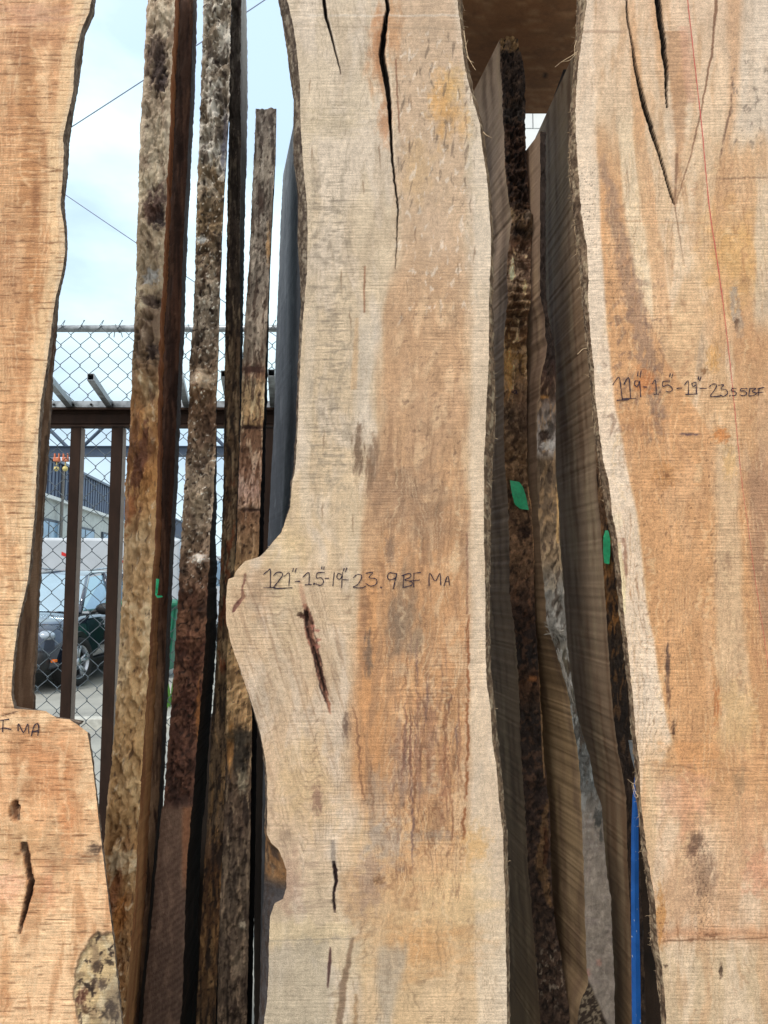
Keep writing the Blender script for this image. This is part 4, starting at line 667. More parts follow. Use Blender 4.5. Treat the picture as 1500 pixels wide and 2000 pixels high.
# ---- grey mossy one
def pC(X, Y, u):
    p = Paint(X, Y, 41)
    p.zones([(-60, (140, 126, 108)), (140, (108, 96, 82)), (230, (96, 84, 70)), (300, (150, 142, 128)), (340, (110, 92, 70)), (420, (82, 66, 48)), (540, (72, 56, 44)), (600, (110, 98, 84)), (680, (112, 96, 80)), (760, (90, 66, 46)), (860, (98, 78, 62)), (930, (132, 116, 98)), (1080, (120, 98, 78)), (1160, (84, 56, 42)), (1320, (70, 42, 32)), (1568, (66, 46, 38)), (1582, (88, 68, 56)), (1700, (74, 56, 47)), (2000, (70, 54, 46)), (2200, (66, 50, 42))])
    up = 1568
    p.noise([(0, (200, 194, 182)), (330, (206, 200, 190)), (420, (128, 106, 78)), (600, (168, 156, 140)), (800, (130, 104, 80)), (1000, (176, 160, 140)), (1200, (124, 88, 66)), (1500, (98, 66, 52))], 20, 44, .42, .62, .8, y1=up)
    p.noise([(0, (66, 56, 48)), (600, (46, 38, 32)), (1000, (70, 54, 44)), (1300, (38, 24, 20))], 15, 36, .56, .7, .65, y1=up)
    p.noise((220, 214, 200), 6, 6, .66, .74, .8, y1=1150); p.noise((34, 24, 20), 6, 8, .62, .7, .8, y1=up)
    for b in [(392, 468, 12, 8, (196, 200, 200), .8), (440, 260, 6, 60, (70, 66, 74), .7), (436, 300, 6, 34, (84, 84, 96), .7), (395, 740, 26, 22, (168, 150, 128), .7), (382, 745, 10, 12, (190, 176, 160), .6), (390, 1092, 16, 10, (214, 206, 196), .85), (360, 1115, 10, 10, (44, 32, 26), .7), (380, 990, 20, 30, (150, 132, 110), .6), (388, 1400, 6, 60, (150, 96, 46), .55), (400, 1370, 6, 26, (170, 110, 56), .6), (408, 820, 14, 40, (66, 46, 34), .6)]:
        p.blob(*b, 0, .7, .5)
    m = sstep(1572, 1582, Y + (X - 345) * .06); p.mix(m * sstep(.5, .66, fbm(X / 12, Y / 40, 46, 4)) * .6, (104, 82, 68))
    p.mix(m * (.45 + .4 * np.sin((Y * 1.25 + X * .8 + 14 * fbm(X / 40, Y / 40, 47)) / 2.6)) * .35, (112, 92, 78)); p.mix(m * sstep(352, 362, X) * (1 - sstep(1700, 1760, Y)) * .5, (140, 88, 56))
    return p
def hC(X, Y):
    up = 1 - sstep(1562, 1576, Y)
    b = (fbm(X / 20, Y / 26, 111, 4) - .5) * 1.5 + (ridge(X / 9, Y / 12, 112, 3) - .6) * .9
    b = b + np.exp(-((X - 392) / 22) ** 2 - ((Y - 745) / 24) ** 2) * 1.6 + np.exp(-((X - 392) / 12) ** 2 - ((Y - 1094) / 10) ** 2) * 1.4
    return b * up + (1 - up) * .3
C_l = [(401, -100), (397, 0), (396, 60), (393, 150), (391, 210), (389, 270), (386, 330), (384, 400), (382, 480), (380, 560), (376, 640), (371, 700), (369, 780), (366, 860), (362, 920), (357, 1000), (352, 1080), (350, 1130), (346, 1200), (341, 1280), (336, 1360), (330, 1430), (325, 1500), (320, 1570), (316, 1580), (310, 1640), (305, 1700), (298, 1780), (290, 1860), (284, 1920), (278, 2000), (250, 2700)]
C_r = [(454, -100), (452, 0), (450, 60), (449, 150), (447, 210), (442, 300), (439, 350), (436, 420), (432, 500), (430, 560), (428, 620), (426, 700), (423, 760), (422, 830), (421, 900), (417, 980), (410, 1060), (407, 1130), (403, 1200), (400, 1270), (394, 1350), (388, 1420), (382, 1490), (378, 1550), (372, 1600), (366, 1680), (362, 1760), (360, 1850), (357, 1930), (352, 2000), (330, 2700)]
C_rb = [(a - 1 + (0 if b < 860 else min((b - 860) / 18, 18) + (b - 860) * .010), b) for a, b in C_r]
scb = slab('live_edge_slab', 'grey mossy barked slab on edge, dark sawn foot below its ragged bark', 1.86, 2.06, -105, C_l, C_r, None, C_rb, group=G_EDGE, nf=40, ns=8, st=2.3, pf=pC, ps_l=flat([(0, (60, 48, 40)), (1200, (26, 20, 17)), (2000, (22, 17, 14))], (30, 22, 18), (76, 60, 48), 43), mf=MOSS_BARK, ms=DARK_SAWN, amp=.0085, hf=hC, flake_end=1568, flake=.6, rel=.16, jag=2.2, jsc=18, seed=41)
# ---- thin dark one, its lit side painted in pale grey
def pD(X, Y, u):
    p = Paint(X, Y, 45)
    p.zones([(-60, (70, 62, 54)), (250, (54, 47, 42)), (600, (66, 54, 44)), (700, (92, 72, 54)), (1000, (100, 78, 58)), (1100, (118, 98, 74)), (1250, (104, 82, 60)), (1600, (108, 88, 68)), (1700, (84, 58, 40)), (1850, (90, 64, 42)), (2100, (92, 72, 52))])
    p.noise((40, 32, 28), 7, 60, .5, .62, .75); p.noise([(0, (96, 90, 84)), (700, (146, 124, 96)), (1200, (168, 142, 108)), (1700, (150, 108, 64)), (2000, (150, 120, 84))], 6, 50, .54, .66, .7); p.noise((36, 26, 22), 5, 14, .62, .7, .7)
    p.noise((120, 60, 36), 8, 40, .58, .66, .6, y0=950, y1=1300); return p
D_l = [(454, -100), (452, 0), (449, 150), (446, 300), (444, 400), (443, 480), (441, 560), (440, 640), (439, 720), (438, 800), (437, 880), (436, 960), (432, 1060), (429, 1150), (424, 1250), (420, 1330), (414, 1400), (409, 1500), (405, 1600), (398, 1700), (393, 1800), (388, 1900), (383, 2000), (360, 2700)]
D_r = [(472, -100), (471, 0), (470, 150), (470, 300), (469, 400), (468, 500), (470, 640), (468, 720), (468, 800), (466, 900), (463, 1000), (458, 1100), (452, 1160), (450, 1200), (443, 1350), (442, 1440), (440, 1520), (436, 1640), (431, 1740), (427, 1850), (420, 2000), (400, 2700)]
D_rb = [(478, -100), (481, 0), (483, 100), (484, 200), (482, 300), (479, 400), (477, 500), (475, 600), (474, 700), (472, 900), (467, 1000), (462, 1100), (456, 1200), (448, 1350), (446, 1500), (441, 1640), (432, 1850), (424, 2000), (405, 2700)]
sdd = slab('live_edge_slab', 'narrow blackish slab on edge with a thin side painted lit grey', 1.96, 2.12, -110, D_l, D_r, None, D_rb, group=G_EDGE, nf=16, ns=8, st=2.6, pf=pD, ps_l=flat([(0, (176, 172, 166)), (420, (150, 146, 140)), (600, (60, 50, 42)), (2000, (34, 26, 22))], (110, 104, 98), (196, 192, 186), 46, 300, .5), mf=DARK_BARK, ms=DARK_SAWN, amp=.0045, flake=.7, rel=.2, jag=1.3, seed=45)
# ---- short weathered one
def pE(X, Y, u):
    p = Paint(X, Y, 51)
    p.zones([(200, (104, 94, 86)), (330, (130, 120, 108)), (420, (112, 102, 92)), (560, (126, 114, 102)), (700, (120, 106, 92)), (730, (112, 84, 66)), (760, (166, 140, 106)), (832, (160, 128, 92)), (836, (112, 82, 62)), (900, (120, 90, 70)), (960, (164, 132, 116)), (994, (150, 122, 100)), (1000, (112, 84, 64)), (1100, (150, 118, 84)), (1280, (196, 162, 118)), (1420, (186, 150, 108)), (1432, (92, 76, 60)), (1600, (84, 68, 56)), (1700, (78, 66, 55)), (2100, (84, 70, 58))])
    p.noise([(200, (160, 152, 142)), (700, (156, 142, 126)), (800, (206, 184, 146)), (960, (196, 166, 150)), (1100, (196, 160, 116)), (1400, (206, 174, 132)), (1600, (130, 112, 92)), (2000, (128, 108, 88))], 8, 46, .52, .64, .75)
    p.noise([(200, (60, 52, 48)), (700, (70, 54, 44)), (900, (86, 58, 42)), (1300, (150, 116, 80)), (1500, (40, 32, 28)), (2000, (44, 34, 28))], 7, 44, .54, .64, .75); p.noise((44, 32, 28), 5, 10, .64, .72, .7)
    for b in [(494, 722, 26, 8, (58, 38, 32), .85, 0), (492, 834, 24, 4, (46, 30, 26), .8, .004), (488, 996, 22, 4, (50, 34, 28), .85, .004), (524, 480, 4, 40, (176, 130, 80), .6, 0), (510, 395, 4, 14, (80, 64, 56), .8, 0), (470, 1470, 16, 50, (38, 34, 30), .8, 0), (450, 1460, 7, 60, (150, 104, 56), .7, 0), (474, 1525, 10, 26, (150, 140, 118), .7, -.004), (470, 1440, 30, 14, (50, 44, 36), .7, 0), (474, 1808, 8, 10, (170, 158, 138), .8, -.003), (466, 1880, 14, 26, (140, 124, 104), .5, 0), (444, 1960, 2, 60, (30, 24, 20), .8, .003)]:
        p.blob(b[0], b[1], b[2], b[3], b[4], b[5], .0, .6, .5, dep=b[6])
    m = sstep(1180, 1230, Y) * (1 - sstep(1415, 1432, Y)); p.mix(m * (.5 + .5 * np.sin((Y + X * .5) / 2.3)) * .45, (120, 92, 62)); return p
E_l = [(500, 200), (499, 240), (494, 340), (490, 430), (486, 520), (480, 600), (475, 680), (473, 720), (471, 800), (468, 880), (465, 960), (463, 1040), (460, 1090), (456, 1130), (446, 1230), (443, 1290), (442, 1430), (440, 1520), (436, 1640), (430, 1760), (427, 1860), (424, 2000), (405, 2700)]
E_r = [(540, 200), (538, 300), (534, 370), (530, 450), (526, 530), (523, 600), (520, 680), (518, 730), (516, 800), (513, 850), (511, 920), (508, 990), (506, 1060), (505, 1085), (500, 1200), (496, 1300), (492, 1370), (492, 1440), (490, 1560), (488, 1700), (485, 1850), (482, 2000), (470, 2700)]
E_rb = [(a + (1 if b < 500 else 1 + min((b - 500) / 70, 9)), b) for a, b in E_r]
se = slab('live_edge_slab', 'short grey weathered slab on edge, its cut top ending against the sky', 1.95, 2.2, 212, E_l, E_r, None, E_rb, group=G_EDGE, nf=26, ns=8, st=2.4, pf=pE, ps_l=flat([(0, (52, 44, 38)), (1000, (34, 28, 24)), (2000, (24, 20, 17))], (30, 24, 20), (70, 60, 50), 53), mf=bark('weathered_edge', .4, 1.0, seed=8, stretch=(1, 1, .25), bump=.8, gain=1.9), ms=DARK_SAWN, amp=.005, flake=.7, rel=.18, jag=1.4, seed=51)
# ---- oblique slab behind the main one, blue-black shade painted into its colours
G_l = [(604, -60), (604, 300), (610, 600), (606, 900), (596, 1060), (590, 2700)]
G_r = [(632, -60), (632, 2700)]
G_lb = [(568, 100), (563, 180), (558, 260), (553, 340), (548, 430), (545, 520), (541, 620), (538, 700), (537, 760), (535, 830), (531, 900), (527, 980), (523, 1060), (518, 1300), (512, 1600), (508, 1900), (500, 2400)]
sg = slab('live_edge_slab', 'blue-grey slab with painted-in shade, turned obliquely behind the left side of the central slab', 1.84, 2.45, 95, G_l, G_r, G_lb, [(640, 0), (640, 2400)], group=G_EDGE, nf=6, ns=24, st=5, pf=flat([(0, (70, 70, 72)), (2000, (50, 48, 48))], (40, 40, 44), (90, 90, 90), 55), ps_l=flat([(0, (128, 130, 132)), (400, (88, 90, 96)), (1100, (54, 56, 64)), (2000, (50, 48, 48))], (52, 56, 64), (140, 142, 146), 56, 160, .4), mf=DARK_SAWN, ms=sawn('sawn_blue_grey', .1, .009, .16, .34, .2, seed=20), amp=.001, jag=.8, seed=55)
# ---- strip behind the left slab
H_r = [(112, 560), (108, 640), (103, 700), (99, 740), (97, 800), (93, 850), (90, 900), (86, 950), (82, 1000), (79, 1060), (77, 1100), (72, 1200), (68, 1290), (62, 1352), (66, 1358), (64, 1400), (60, 1600), (50, 2700)]
def pH(X, Y, u):
    p = Paint(X, Y, 58); p.zones([(500, (150, 122, 100)), (900, (118, 94, 74)), (1200, (124, 98, 76)), (1400, (112, 88, 70)), (2000, (100, 78, 60))]); p.noise((84, 64, 52), 12, 180, .5, .64, .7); p.noise((156, 132, 110), 10, 140, .54, .68, .6); p.streak([(90, 850), (86, 950), (80, 1050)], (60, 46, 38), 2.5, .6); return p
sh = slab('live_edge_slab', 'brown-grey slab whose edge shows just behind the orange slab on the left', 1.62, 1.665, 560, [(-40, 500), (-30, 2700)], H_r, None, [(a + 3, b) for a, b in H_r], front='sawn', group=G_FACE, nf=40, ns=6, st=4, pf=pH, ps_l=bark_side((110, 90, 74), (70, 54, 44), (150, 132, 112), 59), mf=DARK_SAWN, ms=M_SIDE, jag=1.2, seed=58)
# ---- dark filler slabs added deeper in the stack to keep the gaps black
def dark_filler(x0, x1, top, D, Db, sd, label, col=(46, 38, 32)):
    return slab('live_edge_slab', label, D, Db, top, [(x0, top), (x0, 2700)], [(x1, top), (x1, 2700)], group='dark filler slabs added deeper in the stack', nf=10, ns=4, st=8, pf=flat([(0, col), (2500, col)], (28, 22, 19), (74, 60, 50), sd), ps_l=flat([(0, col), (2500, col)], (26, 20, 17), (60, 48, 40), sd + 1), mf=DARK_SAWN, ms=DARK_SAWN, front='bark', amp=.001, jag=1, seed=sd)
dark_filler(496, 590, 1075, 2.5, 2.56, 61, 'added dark filler slab just left of the central slab, deep in the black gap below its knee')
dark_filler(380, 470, 1400, 2.62, 2.68, 63, 'added dark filler slab low down behind the thin blackish one')
dark_filler(276, 368, 1660, 2.5, 2.56, 65, 'added dark filler slab low down behind the dark sawn foot')

# ================================================================== slabs in the right gap
def pU(X, Y, u):
    p = Paint(X, Y, 71)
    p.zones([(60, (150, 120, 84)), (96, (140, 108, 74)), (104, (64, 50, 42)), (200, (56, 44, 37)), (235, (64, 58, 54)), (250, (58, 38, 28)), (400, (54, 38, 30)), (430, (110, 88, 66)), (480, (76, 54, 40)), (540, (124, 104, 88)), (590, (96, 74, 54)), (650, (70, 48, 30)), (700, (128, 98, 62)), (780, (112, 84, 60)), (800, (70, 56, 46)), (900, (88, 66, 46)), (1000, (90, 68, 52)), (1100, (96, 74, 56)), (1200, (62, 46, 38)), (1290, (48, 42, 40)), (1330, (80, 54, 36)), (1400, (52, 44, 40)), (1600, (62, 48, 42)), (1800, (60, 46, 38)), (1900, (72, 56, 46)), (2100, (60, 46, 38))])
    p.noise([(100, (104, 84, 70)), (400, (96, 68, 48)), (480, (142, 122, 104)), (600, (138, 116, 92)), (760, (134, 110, 86)), (1000, (134, 106, 80)), (1200, (100, 70, 52)), (2000, (96, 76, 62))], 12, 12, .5, .62, .7)
    p.noise([(100, (24, 16, 13)), (700, (60, 44, 34)), (1200, (36, 27, 22))], 10, 14, .54, .68, .8); p.noise((20, 13, 11), 6, 6, .58, .66, .9, y1=460)
    p.noise((60, 40, 26), 30, 4, .56, .64, .7, y0=470, y1=680); p.noise((206, 180, 140), 8, 26, .64, .72, .7, y0=500, y1=780)
    for b in [(1000, 530, 5, 24, (206, 190, 156), .8, 0), (1030, 540, 6, 34, (70, 50, 40), .5, 0), (1026, 560, 5, 16, (214, 190, 146), .7, 0), (1032, 428, 10, 10, (128, 112, 96), .7, -.006), (1012, 455, 16, 8, (30, 20, 16), .85, .006), (996, 420, 8, 14, (160, 134, 100), .7, 0), (1018, 780, 20, 60, (90, 70, 56), .5, 0), (994, 720, 7, 60, (180, 140, 84), .6, 0), (1024, 1040, 14, 14, (34, 24, 20), .8, .004), (1012, 1190, 8, 8, (30, 22, 20), .8, .003), (1040, 1325, 10, 6, (150, 96, 56), .7, 0)]:
        p.blob(b[0], b[1], b[2], b[3], b[4], b[5], 0, .6, .5, dep=b[6])
    # torn yellow strip low on the right edge
    p.streak([(1068, 1560, 2), (1064, 1600, 5), (1060, 1640, 9), (1056, 1690, 10), (1066, 1730, 7), (1076, 1770, 3)], (130, 98, 64), 5, .7, 4, 5, brk=.3); p.streak([(1064, 1615, 2), (1068, 1650, 4), (1064, 1690, 3)], (84, 52, 34), 3, .8, 2, 2)
    p.streak([(1031, 950), (1041, 1010), (1045, 1100), (1051, 1250), (1058, 1400), (1063, 1520)], (160, 124, 86), 1.4, .8, 1.2, .5)
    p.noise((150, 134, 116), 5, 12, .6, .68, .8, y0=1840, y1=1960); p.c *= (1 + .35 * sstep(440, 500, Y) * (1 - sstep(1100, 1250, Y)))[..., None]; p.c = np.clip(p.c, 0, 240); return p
def hU(X, Y):
    b = (fbm(X / 18, Y / 20, 121, 4) - .5) * 1.2 + (ridge(X / 8, Y / 8, 122, 3) - .6) * (1.6 * (1 - sstep(420, 480, Y)) + .35)
    return b + .9 * np.exp(-((Y - 430) / 22) ** 2) + .5 * np.exp(-((Y - 600) / 40) ** 2) * np.sin(Y / 2.6)
U_l = [(976, 60), (977, 100), (977, 135), (981, 170), (982, 225), (985, 275), (986, 325), (991, 375), (997, 412), (999, 430), (994, 475), (991, 500), (990, 550), (992, 580), (985, 650), (984, 700), (984, 775), (984, 850), (986, 912), (993, 990), (995, 1080), (995, 1155), (1005, 1230), (1010, 1290), (1014, 1350), (1016, 1440), (1018, 1470), (1022, 1532), (1028, 1615), (1031, 1697), (1036, 1739), (1040, 1794), (1046, 1862), (1050, 1917), (1055, 2000), (1080, 2700)]
U_r = [(1010, 60), (1013, 90), (1016, 100), (1022, 120), (1026, 150), (1026, 225), (1027, 295), (1031, 350), (1034, 405), (1041, 422), (1039, 462), (1036, 500), (1037, 575), (1031, 625), (1029, 662), (1029, 900), (1032, 950), (1041, 1011), (1043, 1050), (1043, 1140), (1047, 1230), (1053, 1320), (1059, 1410), (1062, 1480), (1066, 1505), (1069, 1546), (1075, 1587), (1075, 1629), (1076, 1684), (1081, 1774), (1088, 1821), (1099, 1890), (1108, 1945), (1116, 1994), (1130, 2300), (1150, 2700)]
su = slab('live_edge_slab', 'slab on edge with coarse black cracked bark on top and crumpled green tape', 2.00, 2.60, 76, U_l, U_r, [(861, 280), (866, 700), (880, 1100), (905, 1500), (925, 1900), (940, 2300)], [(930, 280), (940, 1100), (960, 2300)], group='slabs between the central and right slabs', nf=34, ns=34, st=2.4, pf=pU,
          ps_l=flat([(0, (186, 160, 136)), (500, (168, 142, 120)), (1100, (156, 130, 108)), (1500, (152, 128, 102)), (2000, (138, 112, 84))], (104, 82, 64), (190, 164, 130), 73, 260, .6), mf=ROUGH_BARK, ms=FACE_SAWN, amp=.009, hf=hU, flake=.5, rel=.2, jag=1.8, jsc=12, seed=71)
writing(su, [[(290, 1240), (291, 1270)], [(291, 1248), (302, 1242), (306, 1268)], [(306, 1248), (317, 1242), (322, 1270)], [(352, 1252), (338, 1253), (332, 1268), (346, 1273), (354, 1256)], [(354, 1248), (356, 1276), (366, 1278)]], 4, 920, 450, 1.992, INK, 1.8)
# ---- grey smooth-footed one
def pV(X, Y, u):
    p = Paint(X, Y, 75)
    p.zones([(250, (44, 34, 29)), (690, (40, 30, 26)), (720, (46, 30, 24)), (770, (70, 50, 38)), (790, (96, 84, 76)), (880, (150, 142, 136)), (900, (86, 70, 54)), (1000, (104, 86, 68)), (1090, (122, 102, 80)), (1150, (110, 106, 100)), (1240, (112, 108, 102)), (1300, (92, 84, 70)), (1420, (66, 64, 60)), (1520, (78, 80, 80)), (1600, (114, 105, 96)), (1750, (118, 108, 98)), (2100, (114, 104, 95))])
    lo = 1 - sstep(1540, 1580, Y)
    p.mix(lo * sstep(.5, .62, fbm(X / 10, Y / 30, 76, 4)) * .6, (54, 42, 34)); p.noise([(700, (120, 96, 76)), (1000, (146, 118, 86)), (1100, (164, 142, 114)), (1200, (156, 152, 146)), (1500, (120, 124, 124)), (1700, (132, 122, 112)), (2000, (128, 118, 108))], 9, 30, .52, .64, .75, y0=730)
    p.noise((118, 106, 100), 40, 9, .56, .68, .5, y0=1600); p.streak([(1088, 930, 1), (1090, 1000, 2), (1088, 1060, 1.5)], (206, 164, 108), 2, .7, 2, 2)
    for b in [(1060, 775, 12, 4, (190, 130, 60), .5, 0), (1062, 850, 12, 12, (40, 28, 22), .85, .004), (1076, 840, 6, 20, (60, 54, 50), .7, 0), (1070, 870, 14, 10, (176, 172, 168), .7, 0), (1168, 1600, 9, 22, (54, 54, 52), .85, 0), (1174, 1634, 4, 14, (58, 56, 52), .8, 0), (1145, 1500, 12, 24, (74, 74, 72), .6, 0), (1150, 1700, 4, 20, (110, 98, 92), .5, 0), (1170, 1880, 6, 8, (150, 104, 90), .5, 0), (1148, 1900, 5, 8, (148, 100, 88), .5, 0)]:
        p.blob(b[0], b[1], b[2], b[3], b[4], b[5], 0, .6, .5, dep=b[6])
    e = (X - (1148 + (Y - 1915) * -.15)); m = sstep(1912, 1922, Y + np.abs(X - 1150) * .0) * (1 - sstep(0, 5, X - (1150 + (Y - 1922) * .42))); p.mix(m, (44, 34, 27)); p.mix(m * sstep(.5, .6, fbm(X / 6, Y / 7, 79, 4)), (104, 92, 76)); return p
V_l = [(1055, 250), (1055, 450), (1055, 575), (1064, 620), (1065, 657), (1069, 675), (1067, 695), (1059, 725), (1056, 737), (1055, 775), (1049, 800), (1049, 939), (1052, 1005), (1058, 1095), (1064, 1155), (1067, 1215), (1087, 1275), (1099, 1320), (1110, 1350), (1118, 1410), (1127, 1460), (1132, 1505), (1135, 1560), (1138, 1656), (1141, 1725), (1143, 1807), (1146, 1890), (1149, 1923), (1132, 1960), (1128, 2000), (1140, 2700)]
V_r = [(1066, 250), (1066, 575), (1072, 620), (1080, 660), (1083, 680), (1085, 700), (1086, 750), (1085, 825), (1086, 927), (1091, 990), (1094, 1065), (1100, 1140), (1106, 1230), (1110, 1275), (1118, 1335), (1130, 1410), (1145, 1455), (1152, 1477), (1160, 1532), (1175, 1574), (1180, 1629), (1182, 1670), (1186, 1711), (1193, 1752), (1196, 1835), (1200, 1917), (1201, 2000), (1215, 2700)]
def xV(p): p.blob(300, 1560, 40, 60, (48, 34, 26), .5)
svv = slab('live_edge_slab', 'slab on edge with a smooth pale grey foot and splintered bark', 1.95, 2.5, 258, V_l, V_r, [(913, 400), (925, 900), (955, 1300), (985, 1700), (1000, 2300)], [(955, 400), (965, 900), (1000, 2300)], group='slabs between the central and right slabs', nf=30, ns=34, st=2.4, pf=pV,
          ps_l=flat([(0, (158, 134, 112)), (600, (156, 130, 110)), (1000, (128, 104, 84)), (1400, (150, 124, 92)), (1700, (152, 128, 98)), (2000, (120, 98, 74))], (104, 82, 66), (176, 150, 118), 77, 240, .6), mf=bark('bark_grey_smooth', .28, .8, seed=11, stretch=(1, 1, .5), bump=.45), ms=FACE_SAWN, amp=.004, flake=.6, flake_end=1540, rel=.15, jag=1.4, seed=75)
# ---- tall plain one next to the right slab
def pW(X, Y, u):
    p = Paint(X, Y, 81); p.zones([(60, (60, 48, 40)), (900, (92, 68, 50)), (1080, (80, 56, 38)), (1180, (84, 56, 30)), (1260, (48, 38, 30)), (1400, (34, 26, 22)), (1600, (52, 38, 30)), (2100, (44, 34, 28))]); p.noise((28, 20, 16), 8, 30, .5, .62, .8); p.noise([(900, (130, 104, 80)), (1200, (140, 92, 44)), (1500, (74, 58, 46)), (2000, (84, 66, 50))], 7, 30, .54, .66, .7); return p
W_l = [(1128, 80), (1134, 400), (1142, 600), (1158, 800), (1163, 860), (1165, 930), (1168, 975), (1173, 1020), (1178, 1110), (1184, 1200), (1190, 1290), (1196, 1380), (1205, 1455), (1209, 1480), (1215, 1505), (1223, 1560), (1224, 1601), (1226, 1697), (1231, 1780), (1235, 1890), (1237, 2000), (1245, 2700)]
W_r = [(1160, 80), (1170, 800), (1178, 900), (1186, 980), (1196, 1050), (1202, 1100), (1208, 1180), (1216, 1230), (1220, 1260), (1224, 1350), (1230, 1450), (1238, 1540), (1244, 1600), (1256, 1800), (1262, 2000), (1270, 2700)]
sw = slab('live_edge_slab', 'tall plain slab on edge tucked behind the right slab, narrow green tape strip', 2.00, 2.72, 88, W_l, W_r, [(1008, 330), (1015, 800), (1040, 1200), (1070, 1700), (1090, 2300)], [(1050, 330), (1090, 1200), (1120, 2300)], group='slabs between the central and right slabs', nf=22, ns=40, st=3, pf=pW,
          ps_l=flat([(0, (188, 166, 140)), (300, (160, 142, 118)), (600, (160, 130, 100)), (1000, (170, 146, 122)), (1400, (152, 128, 104)), (2000, (140, 114, 86))], (112, 84, 62), (186, 168, 136), 83, 420, .65), mf=ROUGH_BARK, ms=FACE_SAWN, amp=.006, jag=1.2, seed=81)
dark_filler(1206, 1330, 1120, 2.2, 2.26, 85, 'added dark filler slab in the gap behind the blue bar', (60, 46, 36))

# ---- green tape pieces
TAPE = plain('green_tape', (30, 148, 100), .55, sc=120, bump=.5, var=.15, dist=.003)
def tape(root, pts, D, tilt=.004, lab=None, n=10):
    bm = bmesh.new(); L_, R_ = pts; rows = []
    for i in range(n + 1):
        t = i / n; a = np.array([np.interp(t, np.linspace(0, 1, len(L_)), [q[k] for q in L_]) for k in (0, 1)]); b = np.array([np.interp(t, np.linspace(0, 1, len(R_)), [q[k] for q in R_]) for k in (0, 1)])
        rows.append([bm.verts.new(pt(*(a * (1 - s) + b * s), D - .004 * sin(pi * t * 1.3 + s) - tilt * (.3 + .7 * abs(s - .4)) - random.uniform(0, .0012))) for s in (0, .25, .5, .75, 1)])
    for A, B in zip(rows, rows[1:]):
        for k in range(4): bm.faces.new((A[k], A[k + 1], B[k + 1], B[k]))
    o = bmobj('tape', bm, TAPE, root, root.location, True); o['label'] = lab or 'green masking tape'; return o
tape(su, ([(996, 938), (999, 960), (1005, 985), (1016, 994)], [(1014, 941), (1022, 952), (1028, 972), (1033, 996)]), 1.984, lab='crumpled green tape stuck on the bark')
tape(sw, ([(1182, 1036), (1178, 1050), (1178, 1080), (1180, 1100)], [(1188, 1036), (1192, 1052), (1192, 1080), (1190, 1102)]), 1.986, lab='green tape half hidden behind the right slab')
tape(sa, ([(305, 1130), (304, 1145), (303, 1158)], [(311, 1131), (309, 1147), (308, 1160)]), 1.795, lab='curled end of green tape'); tape(sa, ([(304, 1156), (308, 1163), (316, 1163)], [(303, 1161), (307, 1168), (318, 1166)]), 1.79, lab='curled end of green tape', n=4)

# ---- loose bark fibres and splinters
FIB = plain('loose_fibre', (170, 146, 116), .9, sc=200, var=.35, bump=0)
def fibres(root, edge, D, ys, n, sgn, lmin=4, lmax=22, name='bark_fibres'):
    bm = bmesh.new(); e = curve(edge)
    for _ in range(n):
        y = random.uniform(*ys); x = float(e(y)) - sgn * random.uniform(-1, 4); d = D + random.uniform(-.001, .03); ln = random.uniform(lmin, lmax) * random.random() ** .7 + 2
        an = random.choice([random.uniform(-.5, .5), random.uniform(1.0, 1.9)]); dx, dy = sgn * abs(cos(an)) * (.35 if abs(an) > .9 else 1) * ln * .6, sin(an) * ln
        P = []
        for k in range(6):
            t = k / 5; P.append(pt(x + dx * t + random.uniform(-.8, .8) * t + 2 * sin(t * 3 + x) * t, y + dy * t + ln * .15 * t * t, d - .008 * t * random.random()))
        tube(bm, P, random.uniform(.25, .6) / F * D, 4, .1 / F * D, False)
    o = bmobj(name, bm, FIB, root, root.location); o['kind'] = 'stuff'; return o
fibres(right, rightLb, 1.61, (-20, 1000), 150, -1); fibres(right, rightLb, 1.61, (400, 560), 40, -1, 6, 16); fibres(right, rightLb, 1.6, (1440, 1960), 60, -1, 4, 16); fibres(main, mainRb, 1.71, (0, 110), 26, 1, 5, 20); fibres(main, mainRb, 1.71, (100, 1960), 110, 1, 2, 8); fibres(main, mainL, 1.70, (950, 1200), 20, -1, 2, 6)
SPL = plain('splinter_grey', (126, 120, 112), .85, sc=90, stretch=(1, 1, .2), var=.3)
bm = bmesh.new()
for i in range(26):
    x, y = 1092 + random.uniform(-10, 12), 1240 + random.uniform(-12, 14); ex, ey = 1064 + random.uniform(-3, 20), 1212 + random.uniform(-5, 26)
    P = [pt(x + (ex - x) * t, y + (ey - y) * t + 3 * sin(t * 2), 1.945 - .03 * t - random.uniform(0, .002)) for t in (0, .35, .7, 1)]
    tube(bm, P, random.uniform(1.0, 2.0) / F * 1.95, 4, .3 / F * 1.95)
for i in range(30):
    t0 = random.random(); x, y = 1088 + 24 * t0 + random.uniform(-3, 3), 1265 + 80 * t0; P = [pt(x, y, 1.943), pt(x + 3, y + 12, 1.938), pt(x + 8 + random.uniform(-3, 3), y + 30, 1.942)]
    tube(bm, P, random.uniform(.8, 1.5) / F * 1.95, 4, .3 / F * 1.95)
o = bmobj('splinters', bm, SPL, svv, svv.location)
